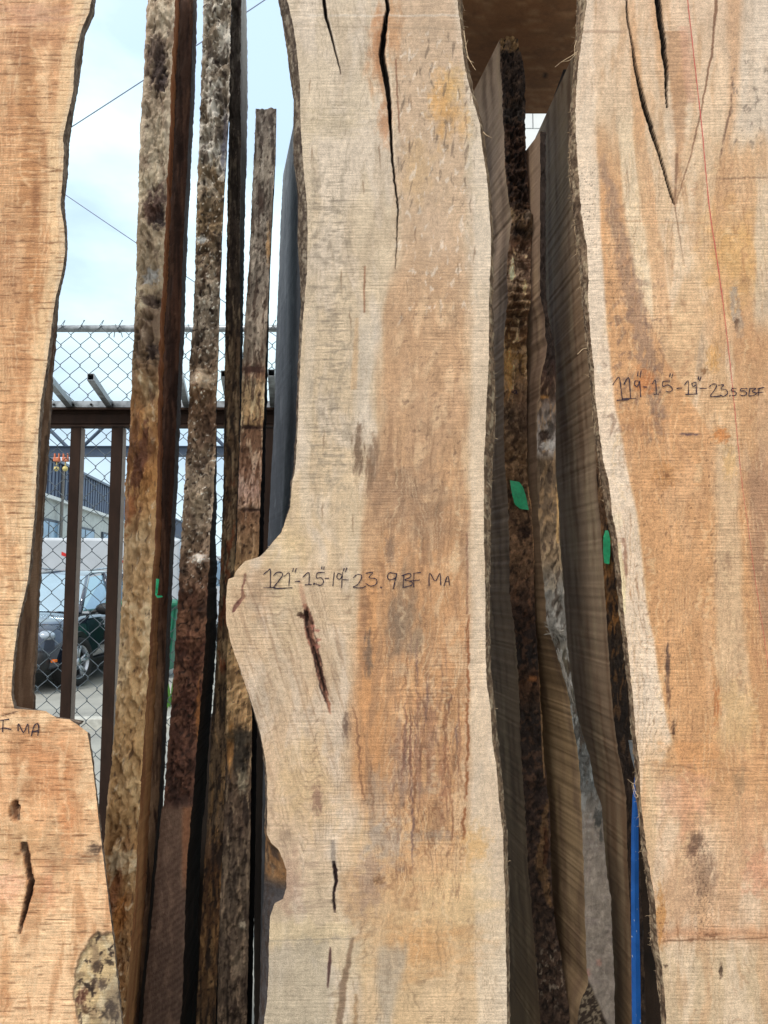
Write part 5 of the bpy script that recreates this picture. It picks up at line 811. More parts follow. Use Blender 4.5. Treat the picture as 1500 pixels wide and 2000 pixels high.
# hanging curl strands on the edges (big ones that read in the photo)
for pts in [[(1128, 100), (1118, 108), (1106, 115), (1095, 122), (1084, 131)], [(1124, 106), (1112, 118), (1098, 120)], [(1126, 80), (1122, 92), (1123, 110)], [(1146, 680), (1138, 682), (1130, 690), (1127, 692)], [(1250, 1498), (1240, 1530), (1226, 1522)], [(1236, 1530), (1240, 1545), (1246, 1555), (1240, 1556), (1234, 1532)]]:
    bm = bmesh.new(); tube(bm, [pt(a, b, 1.60 - .002 * i) for i, (a, b) in enumerate(densify(pts, 3))], .9 / F * 1.6, 5, .35 / F * 1.6); bmobj('bark_strand', bm, FIB, right, right.location)
for pts in [[(906, 60), (910, 90), (914, 110), (922, 126), (929, 137)], [(908, 95), (912, 82), (914, 78)], [(912, 110), (917, 118), (925, 122)], [(944, 258), (950, 264), (960, 269)]]:
    bm = bmesh.new(); tube(bm, [pt(a, b, 1.70 - .002 * i) for i, (a, b) in enumerate(densify(pts, 3))], 1.0 / F * 1.7, 5, .4 / F * 1.7); bmobj('bark_strand', bm, FIB, main, main.location)

# ================================================================== blue pry bar
BLUE = plain('blue_paint', (16, 78, 148), .42, sc=30, var=.1, bump=.08); nt = BLUE.node_tree
b_ = nt.nodes['Principled BSDF']; src = b_.inputs['Base Color'].links[0].from_socket
tcb = N(nt, 'ShaderNodeTexCoord'); n1 = noise_(nt, tcb.outputs['Object'], (160, 160, 60), 5, .7); r1 = ramp(nt, .66, 0, .69, 1); nt.links.new(n1, r1.inputs[0]); mxb = N(nt, 'ShaderNodeMix', data_type='RGBA'); mxb.inputs[7].default_value = L4((196, 200, 196)); nt.links.new(src, mxb.inputs[6]); nt.links.new(r1.outputs[0], mxb.inputs[0]); nt.links.new(mxb.outputs[2], b_.inputs['Base Color'])
STEEL = plain('bare_steel', (150, 160, 172), .35, .6, sc=60)
base = pt(1243, 2300, 1.76); base.z = 0
rt = empty('pry_bar', base, 'blue painted hexagonal pry bar standing upright in the gap beside the right slab', 'pry bar')
bm = bmesh.new(); bp = [(1246, 1500, 5.5), (1242, 1560, 7), (1240, 1620, 7.5), (1240, 1750, 8), (1242, 1900, 9), (1243, 2000, 9), (1246, 2300, 9.2), (1248, 2480, 9.2)]
rings = []
for x, y, r in bp:
    c = pt(x, y, 1.76); rr = r / F * 1.76; rings.append([bm.verts.new(c + Vector((rr * cos(k * pi / 3 + .2), rr * sin(k * pi / 3 + .2), 0))) for k in range(6)])
zb = [bm.verts.new((v.co.x + .002, v.co.y, .01)) for v in rings[-1]]; rings.append(zb)
for A, B in zip(rings, rings[1:]):
    for k in range(6): bm.faces.new((A[k], B[k], B[(k + 1) % 6], A[(k + 1) % 6]))
bm.faces.new(rings[0]); bm.faces.new(rings[-1][::-1]); bmesh.ops.bevel(bm, geom=[e for e in bm.edges if abs((e.verts[0].co - e.verts[1].co).normalized().z) > .9], offset=.0014, segments=2, affect='EDGES')
bmobj('shaft', bm, BLUE, rt, base)
bm = bmesh.new(); cl = [(1246, 1502, 5.5, 4), (1242, 1485, 6.5, 3), (1238, 1468, 6.5, 2.2), (1235, 1456, 5.5, 1.2), (1232, 1446, 4.5, .5)]; rings = []
for i, (x, y, a, t) in enumerate(cl):
    c = pt(x, y, 1.76 - .0004 * i * i); aa, tt = a / F * 1.76, t / F * 1.76; rings.append([bm.verts.new(c + Vector(q)) for q in ((-aa, -tt, 0), (aa, -tt, 0), (aa, tt, 0), (-aa, tt, 0))])
for A, B in zip(rings, rings[1:]):
    for k in range(4): bm.faces.new((A[k], A[(k + 1) % 4], B[(k + 1) % 4], B[k]))
bm.faces.new(rings[0][::-1]); bm.faces.new(rings[-1]); bmobj('claw', bm, STEEL, rt, base)

# ================================================================== roof panel over the gap
PLY = sawn('plywood_under', .22, .009, .12, .08, seed=30)
def pP(X, Y): 
    p = Paint(X, Y, 91); p.zones([(-5000, (140, 98, 66)), (5000, (140, 98, 66))]); p.noise((118, 84, 58), 60, 12, .48, .64, .6); p.noise((180, 140, 104), 50, 10, .54, .7, .5)
    for x, y, r in [(250, 120, 12), (420, 200, 9), (380, 330, 10), (180, 60, 8)]: p.blob(x, y, r, r * .7, (52, 34, 24), .9)
    return p
zr = 3.30; Dfar = (zr - CH) / math.tan(math.atan(778 / F) + TH)
xs = np.linspace(-.22, 1.5, 120); ys = np.linspace(1.78, Dfar, 60); GX, GY = np.meshgrid(xs, ys); p = pP(GX * 700, (GY - 1.7) * 500)
bot = np.stack([GX, GY, GX * 0 + zr], -1); top = bot.copy(); top[..., 2] += .02
edge_f = np.stack([bot[0], top[0]], 0); edge_b = np.stack([bot[-1], top[-1]], 0); el = np.stack([bot[:, 0], top[:, 0]], 0); er = np.stack([bot[:, -1], top[:, -1]], 0)
rp_ = empty('roof_panel', (.6, 2.1, zr), 'dark plywood roof panel over the gap between central and right slabs', 'roof panel')
me = npmesh('panel', [(bot, p.c, False), (top, p.c, True), (edge_f, np.stack([p.c[0]] * 2), False), (edge_b, np.stack([p.c[-1]] * 2), False), (el, np.stack([p.c[:, 0]] * 2), False), (er, np.stack([p.c[:, -1]] * 2), False)])
me.transform(Matrix.Translation((-.6, -2.1, -zr))); link('panel', me, PLY, rp_)
BLK = plain('dark_steel', (34, 32, 32), .5, .3, sc=50)
bm = bmesh.new(); c = pt(1113, 145, 2.18); box(bm, (c.x - .02, c.y - .0, c.z - .018), (c.x + .07, 2.9, c.z + .018), .003); bmobj('bracket_arm', bm, BLK, rp_, (.6, 2.1, zr))
for x in (-.1, 1.4):
    bm = bmesh.new(); box(bm, (x - .04, Dfar - .12, zr - 3.3), (x + .04, Dfar - .04, zr - .001), .004); bmobj('post', bm, BLK, rp_, (.6, 2.1, zr))

# ================================================================== steel rack
BR = plain('brown_painted_steel', (50, 36, 29), .65, 0, spec=.15, sc=25, var=.2, bump=.1, stretch=(1, 1, .3)); BRL = plain('lit_side_steel', (150, 134, 122), .6, 0, sc=25, var=.15); GV = plain('galvanised_steel', (150, 156, 160), .42, .65, sc=30, var=.25, bump=.1)
rb = Vector((-.9, 3.0, 0)); rack = empty('steel_rack', rb, 'brown steel rack with pale square arms holding the slabs upright', 'rack')
zt, zb_ = zat(797, 2.98), zat(834, 2.98)
bm = bmesh.new(); hh = zt - zb_
# C channel beam
box(bm, (-1.9, 3.005, zb_ + .008), (.9, 3.015, zt - .008)); box(bm, (-1.9, 2.97, zt - .008), (.9, 3.015, zt)); box(bm, (-1.9, 2.97, zb_), (.9, 3.015, zb_ + .008)); box(bm, (-1.9, 2.998, zb_ + hh * .22), (.9, 3.0045, zt - hh * .26), .002)
bmobj('beam', bm, BR, rack, rb)
bm = bmesh.new(); z2 = zt + .002; box(bm, (-1.9, 2.985, z2), (.9, 2.989, zat(783, 2.985))); box(bm, (-1.9, 2.985, z2 - .0005), (.9, 3.02, z2 + .003)); bmobj('top_rail', bm, GV, rack, rb)
def post(x0, x1, D, dep=.045):
    a, b = pt(x0, 1100, D), pt(x1, 1100, D); bm = bmesh.new()
    box(bm, (a.x, D + .0052, 0), (a.x + .004, D + dep, zb_ - .002)); box(bm, (a.x, D, 0), (b.x, D + .005, zb_ - .002), .001); o = bmobj('post', bm, BR, rack, rb)
    bm = bmesh.new(); box(bm, (b.x - .004, D + .0052, 0), (b.x + .0003, D + dep, zb_ - .002)); bmobj('flange', bm, BRL, o, rb); return o  # right flange in paler steel, the side light put into its colour
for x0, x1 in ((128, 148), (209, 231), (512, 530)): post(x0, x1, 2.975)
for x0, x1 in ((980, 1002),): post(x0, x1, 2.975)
def arm(tx, ty, bx, by):
    a, b = pt(tx, ty, 2.60), pt(bx, by, 2.984); bm = bmesh.new(); s = .0125; t = .0022; d = (b - a)
    def ring(c, q): return [bm.verts.new(c + Vector(v)) for v in ((-q, 0, -q), (q, 0, -q), (q, 0, q), (-q, 0, q))]
    o0, o1, i0, i1 = ring(a, s), ring(b, s), ring(a, s - t), ring(a + d * .95, s - t)
    for k in range(4):
        j = (k + 1) % 4; bm.faces.new((o0[k], o0[j], o1[j], o1[k])); bm.faces.new((i0[j], i0[k], i1[k], i1[j])); bm.faces.new((o0[j], o0[k], i0[k], i0[j]))
    bm.faces.new(o1); bm.faces.new(i1[::-1]); bmesh.ops.recalc_face_normals(bm, faces=bm.faces)
    return bmobj('arm', bm, GV, rack, rb)
for t in [(94, 739, 136, 790), (177, 736, 213, 789), (350, 732, 364, 788), (438, 730, 448, 788), (530, 728, 533, 788), (8, 740, 52, 790), (640, 730, 642, 788), (730, 730, 732, 788), (860, 730, 850, 788)]: arm(*t)
bm = bmesh.new()
for x in (143, 218, 178, 105, 260, 365):
    bm = bmesh.new(); c = pt(x, 790, 2.978); bmesh.ops.create_uvsphere(bm, u_segments=10, v_segments=6, radius=.0055, matrix=Matrix.Translation(c)); bmobj('bolt', bm, BLK, rack, rb, True)

# ================================================================== chain link fence
FD = 3.35; WIRE = plain('fence_wire', (92, 102, 110), .5, .3, sc=40, var=.3); fz = zat(639, FD)
fx0, fx1 = -2.3, 1.2; fb = Vector((-.6, FD, 0)); fence = empty('chain_link_fence', fb, 'galvanised chain link fence with a round top rail behind the rack', 'fence')
bm = bmesh.new(); hw_ = .0445; hz = .0475; n_w = int((fx1 - fx0) / hw_); nz = int((fz + .012) / hz)
for i in range(n_w):
    x0 = fx0 + i * hw_; P = []
    for k in range(nz + 1):
        z = fz + .006 - k * hz; s = (k + i) % 2; ov = .0012
        xa = x0 + (hw_ + ov if s else -ov) + .002 * sin(i * 1.3 + k * .37); yy = FD + (.004 if s else -.004)
        P += [(xa, yy, z + .004), (xa, -yy + 2 * FD, z - .004)] if 0 < k < nz else [(xa, yy, z)]
    # wire tip above the rail
    P = [(P[0][0] + (.012 if (i % 2) else .016), FD, fz + .034)] + P
    tube(bm, P, .0019, 5, None, False)
bmobj('chain_mesh', bm, WIRE, fence, fb, True)
bm = bmesh.new(); tube(bm, [(fx0, FD + .02, fz), (fx1, FD + .02, fz)], .0165, 14); bmobj('top_rail', bm, GV, fence, fb, True)
for x in (-1.62, -1.27, -.93, -.61):
    bm = bmesh.new(); P = [(x + .004 * k, FD + .02 + .0195 * cos(k * pi / 5 - .3), fz + .0195 * sin(k * pi / 5 - .3) - (.03 if k in (0, 10) else 0)) for k in range(11)]; tube(bm, P, .0022, 5, None, False); bmobj('wire_tie', bm, GV, fence, fb, True)
for x in (-2.2, 1.1):
    bm = bmesh.new(); tube(bm, [(x, FD + .03, 0), (x, FD + .03, fz + .03)], .03, 12); bmobj('post', bm, GV, fence, fb, True)

# ================================================================== beyond the fence
# overhead cables
CAB = plain('cable_black', (120, 130, 150), .6, sc=10, bump=0)
def cable(pa, pb, D, r, lab):
    a, b = pt(*pa, D), pt(*pb, D); bm = bmesh.new(); P = []
    for k in range(25):
        t = k / 24; c = a.lerp(b, t); c.z -= .25 * 4 * t * (1 - t) * .4; P.append(c)
    tube(bm, P, r, 6, None, False); o = bmobj('overhead_cable', bm, CAB); tag(o, lab, 'cable', 'cables crossing the sky'); return o
cable((-260, 500), (760, -165), 14, .011, 'overhead cable rising to the upper right across the sky'); cable((-260, 110), (760, 800), 16, .011, 'overhead cable falling to the lower right across the sky')

# steel gantry
SLT = plain('slate_steel', (62, 78, 98), .5, .2, sc=6, var=.15); gD = 14; gz = zat(883, gD); gb_ = pt(250, 883, gD); gb_.z = 0
gan = empty('steel_gantry', gb_, 'dark slate steel gantry with a lattice top crossing behind the fence', 'gantry')
xa, xb = pt(-60, 883, gD).x, pt(640, 883, gD).x
bm = bmesh.new(); box(bm, (xa, gD - .08, gz - .085), (xb, gD - .07, gz + .085)); box(bm, (xa, gD - .14, gz + .0855), (xb, gD + 0, gz + .098)); box(bm, (xa, gD - .14, gz - .098), (xb, gD + 0, gz - .0855)); bmobj('beam', bm, SLT, gan, gb_)
zc = zat(812, gD); bm = bmesh.new(); box(bm, (xa, gD - .1, zc - .05), (xb, gD, zc + .05)); bmobj('top_chord', bm, SLT, gan, gb_)
for i, (x0, x1) in enumerate([(80, 132), (215, 160), (236, 290), (360, 310), (390, 440), (520, 470), (550, 600), (50, 5)]):
    a, b = pt(x0, 822, gD - .05), pt(x1, 874, gD - .05); bm = bmesh.new(); tube(bm, [a, b], .035, 8); bmobj('lattice_bar', bm, SLT, gan, gb_)
for x in (xa + .2, xb - .2):
    bm = bmesh.new(); box(bm, (x - .09, gD - .09, 0), (x + .09, gD + .09, zc), .01); bmobj('column', bm, SLT, gan, gb_)
ORG = plain('orange_paint', (196, 116, 84), .7, sc=20); YEL = plain('yellow_paint', (206, 190, 120), .45, sc=20)
for x, lb in ((111, 'orange hoist trolley with yellow hook ball, left one under the gantry beam'), (128, 'orange hoist trolley with yellow hook ball, right one under the gantry beam')):
    c = pt(x, 898, gD - .2); h = empty('hoist', c, lb, 'hoist', 'hoists under the gantry beam')
    bm = bmesh.new(); box(bm, (-.055, -.05, -.035), (.055, .05, .04), .012); box(bm, (-.05, -.02, .03), (-.03, .02, .12)); box(bm, (.03, -.02, .03), (.05, .02, .12)); bmobj('trolley', bm, ORG, h)
    bm = bmesh.new(); tube(bm, [(0, 0, -.04), (0, 0, -.13)], .012, 8); bmesh.ops.create_uvsphere(bm, u_segments=14, v_segments=10, radius=.05, matrix=Matrix.Translation((0, 0, -.17))); bmobj('hook_ball', bm, YEL, h, smooth=True)

# corrugated building running away on the left
CLAD = plain('blue_grey_cladding', (84, 96, 118), .55, .1, sc=3, var=.12); WAL = plain('pale_block_wall', (186, 190, 186), .85, sc=8, var=.08); GLS = plain('window_glass', (110, 140, 165), .12, 0, spec=.8, sc=.8, var=.3, bump=0); TRM = plain('white_trim', (214, 216, 214), .6, sc=10)
Pa, Pb = Vector((-8.9, 16, 0)), Vector((-12.6, 48, 0)); bd = (Pb - Pa); BLn = bd.length; ang = math.atan2(bd.y, bd.x)
bld = empty('warehouse', Pa, 'long warehouse with blue-grey ribbed cladding band over pale block wall', 'building', rz=ang)
# local: x along the wall, y to the left (away), z up
bm = bmesh.new(); box(bm, (0, .05, 0), (BLn, 9, 3.98)); bmobj('wall', bm, WAL, bld)
bm = bmesh.new(); xx = 0
while xx < BLn: box(bm, (xx, -.06, 3.96), (xx + .17, .3, 4.95)); box(bm, (xx + .17, -.015, 3.962), (xx + .3, .3, 4.948)); xx += .3
bmobj('ribbed_cladding', bm, CLAD, bld)
bm = bmesh.new(); quad(bm, (-.3, -.12, 4.952), (BLn, -.12, 4.952), (BLn, 4.5, 5.8), (-.3, 4.5, 5.8)); quad(bm, (-.3, 9.2, 4.95), (BLn, 9.2, 4.95), (BLn, 4.5, 5.8), (-.3, 4.5, 5.8)); box(bm, (-.3, -.14, 4.955), (BLn, -.07, 5.03)); bmobj('roof', bm, plain('roof_metal', (112, 122, 138), .5, .2, sc=3), bld)
bm = bmesh.new(); box(bm, (0, -.09, 3.86), (BLn, .04, 3.955)); bmobj('soffit_trim', bm, TRM, bld)
for i, x in enumerate((3.6, 7.2, 10.6, 14.4, 19, 24)):
    bm = bmesh.new(); box(bm, (x, -.02, 1.4), (x + 2.3, .045, 3.3)); f = bmobj('window', bm, plain('window_frame_%d' % i, (60, 70, 84), .5, sc=9), bld)
    bm = bmesh.new(); box(bm, (x + .08, -.03, 1.48), (x + 1.1, -.022, 3.22)); box(bm, (x + 1.2, -.03, 1.48), (x + 2.22, -.022, 3.22)); bmobj('pane', bm, GLS, f)
bm = bmesh.new(); box(bm, (1.0, -.02, 0), (1.9, .045, 2.3)); bmobj('door', bm, BLK, bld)
bm = bmesh.new(); box(bm, (2.4, -.3, 4.2), (2.75, -.06, 4.4), .02); bmobj('wall_lamp', bm, TRM, bld)
bm = bmesh.new(); tube(bm, [(5.6, -.1, 0), (5.6, -.1, 4.9)], .05, 8); bmobj('downpipe', bm, plain('pipe_grey', (120, 116, 110), .5, sc=9), bld)

# white panelled wall seen through the small opening
WP = plain('white_panel', (226, 230, 230), .5, sc=4, var=.03, bump=.05); GRV = plain('panel_joint', (150, 156, 160), .7, sc=10)
b0 = Vector((2.5, 8, 0)); wb = empty('panelled_building', b0, 'white panelled building wall glimpsed through the opening under the roof panel', 'building')
bm = bmesh.new(); box(bm, (1.1, 8.02, 0), (6.5, 13, 8.2)); bmobj('wall', bm, GRV, wb, b0)
bm = bmesh.new(); zz = 0; r = 0
while zz < 8.1:
    x = 1.1 + (r % 2) * .3 - .3
    while x < 6.5:
        a, b = max(x, 1.1), min(x + .9, 6.5)
        if b - a > .05: box(bm, (a + .006, 8.0, zz + .006), (b - .006, 8.03, min(zz + .42, 8.2) - .006))
        x += .9
    zz += .42; r += 1
bmobj('cladding_panels', bm, WP, wb, b0)

# green wheeled bin
GRN = plain('green_plastic', (16, 104, 78), .45, sc=6, var=.12); bn = pt(292, 1290, 12.5); bn.z = 0
bin_ = empty('wheeled_bin', bn, 'green plastic wheeled dumpster behind the parked car', 'bin')
bm = bmesh.new(); vs = [bm.verts.new(q) for q in [(-.42, -.35, .12), (.42, -.35, .12), (.42, .35, .12), (-.42, .35, .12), (-.55, -.45, 1.15), (.55, -.45, 1.15), (.55, .45, 1.15), (-.55, .45, 1.15)]]
for f in ((3, 2, 1, 0), (4, 5, 6, 7), (0, 1, 5, 4), (1, 2, 6, 5), (2, 3, 7, 6), (3, 0, 4, 7)): bm.faces.new([vs[k] for k in f])
bmesh.ops.bevel(bm, geom=list(bm.edges), offset=.03, segments=2, affect='EDGES'); bmobj('body', bm, GRN, bin_)
bm = bmesh.new(); box(bm, (-.6, -.5, 1.152), (.6, .5, 1.26), .04); bmobj('lid', bm, GRN, bin_)
for x in (-.35, .35):
    bm = bmesh.new(); bmesh.ops.create_cone(bm, cap_ends=True, segments=20, radius1=.09, radius2=.09, depth=.06, matrix=Matrix.Translation((x, -.3, .09)) @ Matrix.Rotation(pi / 2, 4, 'Y')); bmobj('wheel', bm, BLK, bin_)

# white service truck with red stripes
WT = plain('white_paint', (190, 198, 206), .35, sc=4, var=.04, bump=0); RD = plain('red_paint', (206, 44, 40), .4, sc=10); RB = plain('tyre_rubber', (24, 24, 25), .8, sc=60)
tp = pt(165, 1200, 17); tp.z = 0; trk = empty('service_truck', tp, 'white service truck with red stripes parked behind the dark car', 'truck', rz=radians(8))
bm = bmesh.new(); box(bm, (-1.4, -.9, .9), (2.2, .9, 2.5), .06); bmobj('box_body', bm, WT, trk)
bm = bmesh.new(); box(bm, (-.95, -.913, 1.75), (-.86, -.905, 2.35)); bmobj('red_stripe', bm, RD, trk)
for pl in ([(-.3, 2.12), (.1, 1.98), (.1, 2.02), (-.3, 2.2)], [(.7, 1.9), (1.6, 2.1), (1.6, 2.16), (.7, 1.95)]): bm = bmesh.new(); bm.faces.new([bm.verts.new((a, -.9065, b)) for a, b in pl]); bmobj('red_flash', bm, RD, trk)
bm = bmesh.new(); prof = [(2.25, .6), (4.2, .6), (4.2, 1.35), (3.6, 1.45), (3.2, 2.1), (2.25, 2.2)]
A = [bm.verts.new((x, -.88, z)) for x, z in prof]; B = [bm.verts.new((x, .88, z)) for x, z in prof]; bm.faces.new(A); bm.faces.new(B[::-1])
for k in range(6): bm.faces.new((A[k], B[k], B[(k + 1) % 6], A[(k + 1) % 6]))
bmesh.ops.recalc_face_normals(bm, faces=bm.faces); bmobj('cab', bm, WT, trk)
bm = bmesh.new(); bm.faces.new([bm.verts.new(q) for q in ((2.4, -.885, 1.45), (3.35, -.885, 1.45), (3.1, -.885, 2.0), (2.4, -.885, 2.05))]); bmobj('side_window', bm, GLS, trk)
for x in (-.6, 3.4):
    for y in (-.8, .8):
        bm = bmesh.new(); bmesh.ops.create_cone(bm, cap_ends=True, segments=28, radius1=.42, radius2=.42, depth=.26, matrix=Matrix.Translation((x, y, .42)) @ Matrix.Rotation(pi / 2, 4, 'X')); bmobj('wheel', bm, RB, trk)

# ================================================================== dark SUV
CP = plain('dark_car_paint', (48, 58, 76), .14, .55, spec=.8, sc=2, var=.05, bump=0); cpb = CP.node_tree.nodes['Principled BSDF']; cpb.inputs['Coat Weight'].default_value = 1; cpb.inputs['Coat Roughness'].default_value = .04
CG = plain('car_glass', (165, 190, 205), .05, .75, spec=1, sc=2, var=.05, bump=0); CRM = plain('alloy', (176, 182, 188), .3, .8, sc=20); PLS = plain('black_plastic', (22, 22, 24), .6, sc=30)
HL = plain('headlamp_lens', (140, 152, 164), .1, .2, spec=1, sc=14, var=.3, bump=0); AMB = plain('amber_lens', (236, 120, 40), .3, sc=14)
wc = pt(141, 1293, 11.2); fwd = Vector((.02, -1.0, 0)).normalized(); ang = math.atan2(fwd.y, fwd.x); lft = Vector((-fwd.y, fwd.x, 0))
# car local: x forward, y left; visible front-left wheel at (1.45, .80)
org = Vector((wc.x, wc.y, 0)) - fwd * 1.45 - lft * .86
car = empty('parked_suv', org, 'glossy dark SUV parked nose towards the fence, seen through the chain link', 'car', rz=ang)
# body: cross sections along x with (half width, z) profile points
def section(x):
    k = lambda *t: float(np.interp(x, [q[0] for q in t], [q[1] for q in t]))
    bel = k((-2.3, 1.02), (-1.8, 1.08), (0, 1.05), (1.0, 1.04), (1.6, .99), (2.1, .88), (2.28, .74))      # shoulder height
    w_ = k((-2.35, .70), (-2.1, .88), (-1.4, .94), (1.3, .945), (1.9, .90), (2.15, .78), (2.3, .58))
    lo = k((-2.35, .45), (-2.0, .30), (2.0, .26), (2.3, .36)); crown = k((-2.3, 1.04), (0, 1.08), (.95, 1.12), (1.6, 1.07), (2.1, .95), (2.3, .78))
    return [(w_ * .90, lo), (w_ * .985, lo + .10), (w_ * 1.0, .62), (w_ * .985, bel - .14), (w_ * .93, bel - .01), (w_ * .80, bel + (crown - bel) * .5), (w_ * .4, crown), (0, crown + .01)]
sx_ = [-2.35, -2.25, -2.05, -1.75, -1.4, -1.0, -.5, 0, .5, .9, 1.2, 1.5, 1.8, 2.0, 2.14, 2.24, 2.3]
bm = bmesh.new(); secs = []
for x in sx_:
    s = section(x); ring = [bm.verts.new((x, y, z)) for y, z in s] + [bm.verts.new((x, -y, z)) for y, z in s[-2::-1]]; secs.append(ring)
for A, B in zip(secs, secs[1:]):
    for k in range(len(A) - 1): bm.faces.new((A[k], B[k], B[k + 1], A[k + 1]))
    bm.faces.new((A[-1], B[-1], B[0], A[0]))
bm.faces.new(secs[0]); bm.faces.new(secs[-1][::-1]); bmesh.ops.recalc_face_normals(bm, faces=bm.faces)
body = bmobj('body', bm, CP, car, smooth=True); md = body.modifiers.new('sub', 'SUBSURF'); md.levels = md.render_levels = 2
# cabin
bm = bmesh.new(); rows = [(1.10, .84, 1.06, 1.12), (.35, .66, 1.02, 1.68), (-.4, .68, 1.0, 1.745), (-1.5, .66, 1.0, 1.70), (-2.15, .72, 1.02, 1.12)]
lowr = [(1.12, .80), (.5, .86), (-.4, .88), (-1.6, .86), (-2.2, .74)]; T = [(1.0, .76, 1.13), (.32, .64, 1.66), (-.4, .65, 1.73), (-1.6, .62, 1.69), (-2.15, .66, 1.15)]
# roof with pillars
rf = [(.36, .63, 1.665), (.1, .66, 1.715), (-.5, .67, 1.75), (-1.2, .66, 1.74), (-1.75, .62, 1.68)]; R0 = []
for x, y, z in rf: R0.append([bm.verts.new(q) for q in ((x, y, z - .03), (x, y * .9, z), (x, 0, z + .03), (x, -y * .9, z), (x, -y, z - .03))])
for A, B in zip(R0, R0[1:]):
    for k in range(4): bm.faces.new((A[k], B[k], B[k + 1], A[k + 1]))
for s in (1, -1):
    for p0, p1, wd in (((1.08, .80, 1.08), (.36, .63, 1.65), .05), ((-.28, .855, 1.06), (-.30, .655, 1.71), .05), ((-1.35, .85, 1.06), (-1.3, .64, 1.70), .05), ((-2.12, .74, 1.08), (-1.75, .61, 1.66), .08)):
        tube(bm, [(p0[0], s * p0[1], p0[2]), (p1[0], s * p1[1], p1[2])], wd * .75, 6)
bmesh.ops.recalc_face_normals(bm, faces=bm.faces); o = bmobj('roof', bm, CP, car, smooth=True)
def panel(name, pts, mat, sub=None):
    bm = bmesh.new(); bm.faces.new([bm.verts.new(q) for q in pts]); o = bmobj(name, bm, mat, car); sm = o.modifiers.new('s', 'SOLIDIFY'); sm.thickness = .006; return o
panel('windshield', [(1.10, .78, 1.09), (1.16, 0, 1.13), (1.10, -.78, 1.09), (.37, -.61, 1.65), (.36, 0, 1.69), (.37, .61, 1.65)], CG)
for s in (1, -1):
    panel('side_window', [(.98, s * .815, 1.10), (-.26, s * .85, 1.08), (-.28, s * .66, 1.68), (.36, s * .635, 1.63)], CG); panel('side_window', [(-.32, s * .85, 1.08), (-1.32, s * .84, 1.08), (-1.28, s * .645, 1.68), (-.33, s * .662, 1.69)], CG)
    bm = bmesh.new(); bmesh.ops.create_uvsphere(bm, u_segments=16, v_segments=10, radius=1, matrix=Matrix.Translation((.72, s * 1.06, 1.13)) @ Matrix.Diagonal((.09, .15, .095, 1))); tube(bm, [(.78, s * .84, 1.07), (.74, s * .98, 1.10)], .03, 6); bmobj('mirror', bm, PLS, car, smooth=True)
    # headlight
    bm = bmesh.new(); bmesh.ops.create_uvsphere(bm, u_segments=20, v_segments=12, radius=1, matrix=Matrix.Translation((2.02, s * .66, .80)) @ Matrix.Rotation(s * -.45, 4, 'Z') @ Matrix.Diagonal((.14, .19, .085, 1))); h = bmobj('headlight', bm, HL, car, smooth=True)
    bm = bmesh.new(); bmesh.ops.create_cone(bm, cap_ends=True, segments=20, radius1=.07, radius2=.05, depth=.03, matrix=Matrix.Translation((2.17, s * .60, .80)) @ Matrix.Rotation(pi / 2, 4, 'Y')); bmobj('lamp_ring', bm, CRM, h)
    bm = bmesh.new(); bmesh.ops.create_cone(bm, cap_ends=True, segments=20, radius1=.06, radius2=.06, depth=.05, matrix=Matrix.Translation((2.32, s * .62, .50)) @ Matrix.Rotation(pi / 2, 4, 'Y')); bmobj('fog_lamp', bm, HL, car)
    bm = bmesh.new(); box(bm, (2.0, s * .84 - .03, .43), (2.1, s * .84 + .03, .47), .008); bmobj('side_marker', bm, AMB, car)
    bm = bmesh.new(); tube(bm, [(.2, s * .6, 1.75), (-.6, s * .6, 1.80), (-1.6, s * .57, 1.76)], .018, 6); bmobj('roof_rail', bm, CRM, car, smooth=True)
    bm = bmesh.new(); box(bm, (.25, s * .948 - .012, .86), (.43, s * .948 + .012, .885), .005); bmobj('door_handle', bm, CRM, car)
bm = bmesh.new(); box(bm, (2.22, -.62, .34), (2.31, .62, .52), .02); box(bm, (2.24, -.3, .62), (2.33, -.03, .78), .02); box(bm, (2.24, .03, .62), (2.33, .3, .78), .02); bmobj('grille', bm, PLS, car)
bm = bmesh.new(); box(bm, (2.0, -.80, .30), (2.325, .80, .60), .09); bmobj('bumper', bm, PLS, car, smooth=True)
for s in (1, -1):
    bm = bmesh.new()
    for x in (1.45, -1.42):      # dark wheel arches
        seg = 18; pv = None
        for k in range(seg + 1):
            a = pi * k / seg; q = [bm.verts.new((x + r_ * cos(a), s * y_, .36 + r_ * sin(a))) for r_, y_ in ((.39, .80), (.39, .955), (.46, .965), (.47, .94))]
            if pv:
                for i in range(3): bm.faces.new((pv[i], q[i], q[i + 1], pv[i + 1]))
            pv = q
    box(bm, (-1.0, s * .90 - .05, .22), (1.05, s * .90 + .05, .36), .02)
    bmesh.ops.recalc_face_normals(bm, faces=bm.faces); bmobj('arch_trim', bm, PLS, car)
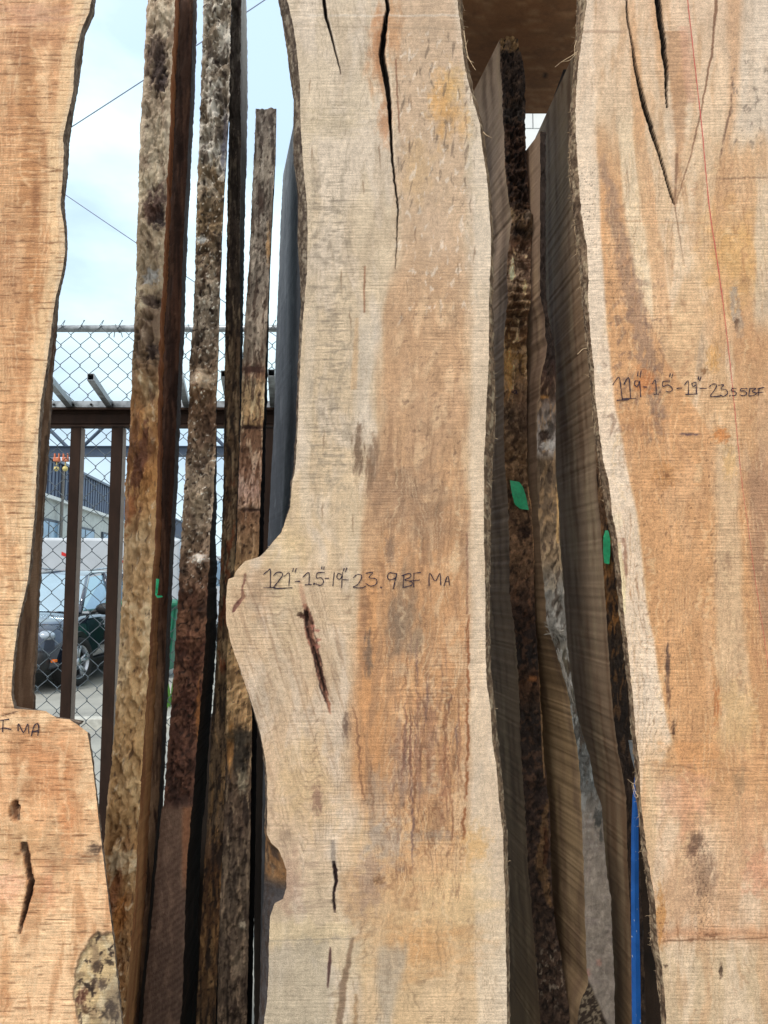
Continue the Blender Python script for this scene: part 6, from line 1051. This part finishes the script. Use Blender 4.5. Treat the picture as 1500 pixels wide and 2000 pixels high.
for s in (1, -1):
    for x in (1.45, -1.42):
        bm = bmesh.new(); prof = [(.20, -.10), (.33, -.125), (.365, -.10), (.372, 0), (.365, .10), (.33, .125), (.25, .122), (.25, .0)]; n = 36; rg = []
        for k in range(n):
            a = 2 * pi * k / n; rg.append([bm.verts.new((r_ * cos(a), t_, r_ * sin(a))) for r_, t_ in prof])
        for k in range(n):
            A, B = rg[k], rg[(k + 1) % n]
            for i in range(len(prof) - 1): bm.faces.new((A[i], A[i + 1], B[i + 1], B[i]))
        bmesh.ops.recalc_face_normals(bm, faces=bm.faces)
        if s < 0: bmesh.ops.scale(bm, vec=(1, -1, 1), verts=bm.verts)
        wname = empty('wheel', (0, 0, 0), None, None); wname.parent = car; wname.location = (x, s * .86, .372); wname.rotation_euler = (0, 0, radians(-14) if x > 0 else 0)
        bmobj('tyre', bm, RB, wname, smooth=True)
        bm = bmesh.new(); n = 40; rr = [(.255, .118), (.235, .105), (.225, .02)]; rg = []
        for k in range(n):
            a = 2 * pi * k / n; rg.append([bm.verts.new((r_ * cos(a), s * t_, r_ * sin(a))) for r_, t_ in rr])
        for k in range(n):
            A, B = rg[k], rg[(k + 1) % n]
            for i in range(2): bm.faces.new((A[i], A[i + 1], B[i + 1], B[i]))
        for j in range(5):
            for dl in (-.13, .13):
                a = 2 * pi * j / 5 + .3; c0, c1 = (.05, a + dl * .4), (.238, a + dl * 1.4)
                tube(bm, [(c0[0] * cos(c0[1]), s * .09, c0[0] * sin(c0[1])), (c1[0] * cos(c1[1]), s * .105, c1[0] * sin(c1[1]))], .021, 6)
        bmesh.ops.create_cone(bm, cap_ends=True, segments=20, radius1=.06, radius2=.055, depth=.05, matrix=Matrix.Translation((0, s * .09, 0)) @ Matrix.Rotation(pi / 2, 4, 'X'))
        bmobj('rim', bm, CRM, wname, smooth=True)
        bm = bmesh.new(); bmesh.ops.create_cone(bm, cap_ends=True, segments=30, radius1=.235, radius2=.235, depth=.02, matrix=Matrix.Translation((0, s * .02, 0)) @ Matrix.Rotation(pi / 2, 4, 'X')); bmobj('brake_disc', bm, BLK, wname)

# weeds at the foot of the bin
LF = plain('leaf_green', (70, 112, 44), .6, sc=20, var=.4); wp = pt(333, 1330, 9.5); wp.z = 0
wd = empty('weed_clump', wp, 'small green weeds growing by the kerb between two slabs', 'plant'); bm = bmesh.new()
for i in range(60):
    a, r_ = random.uniform(0, 2 * pi), random.uniform(0, .16); h = random.uniform(.1, .38); c = Vector((r_ * cos(a), r_ * sin(a), 0)); d = Vector((cos(a), sin(a), 0)) * random.uniform(.02, .12)
    s = Vector((-sin(a), cos(a), 0)) * random.uniform(.012, .03); v = [bm.verts.new(q) for q in (c, c + d * .5 + s + Vector((0, 0, h * .6)), c + d + Vector((0, 0, h)), c + d * .5 - s + Vector((0, 0, h * .6)))]; bm.faces.new(v)
bmobj('leaves', bm, LF, wd)
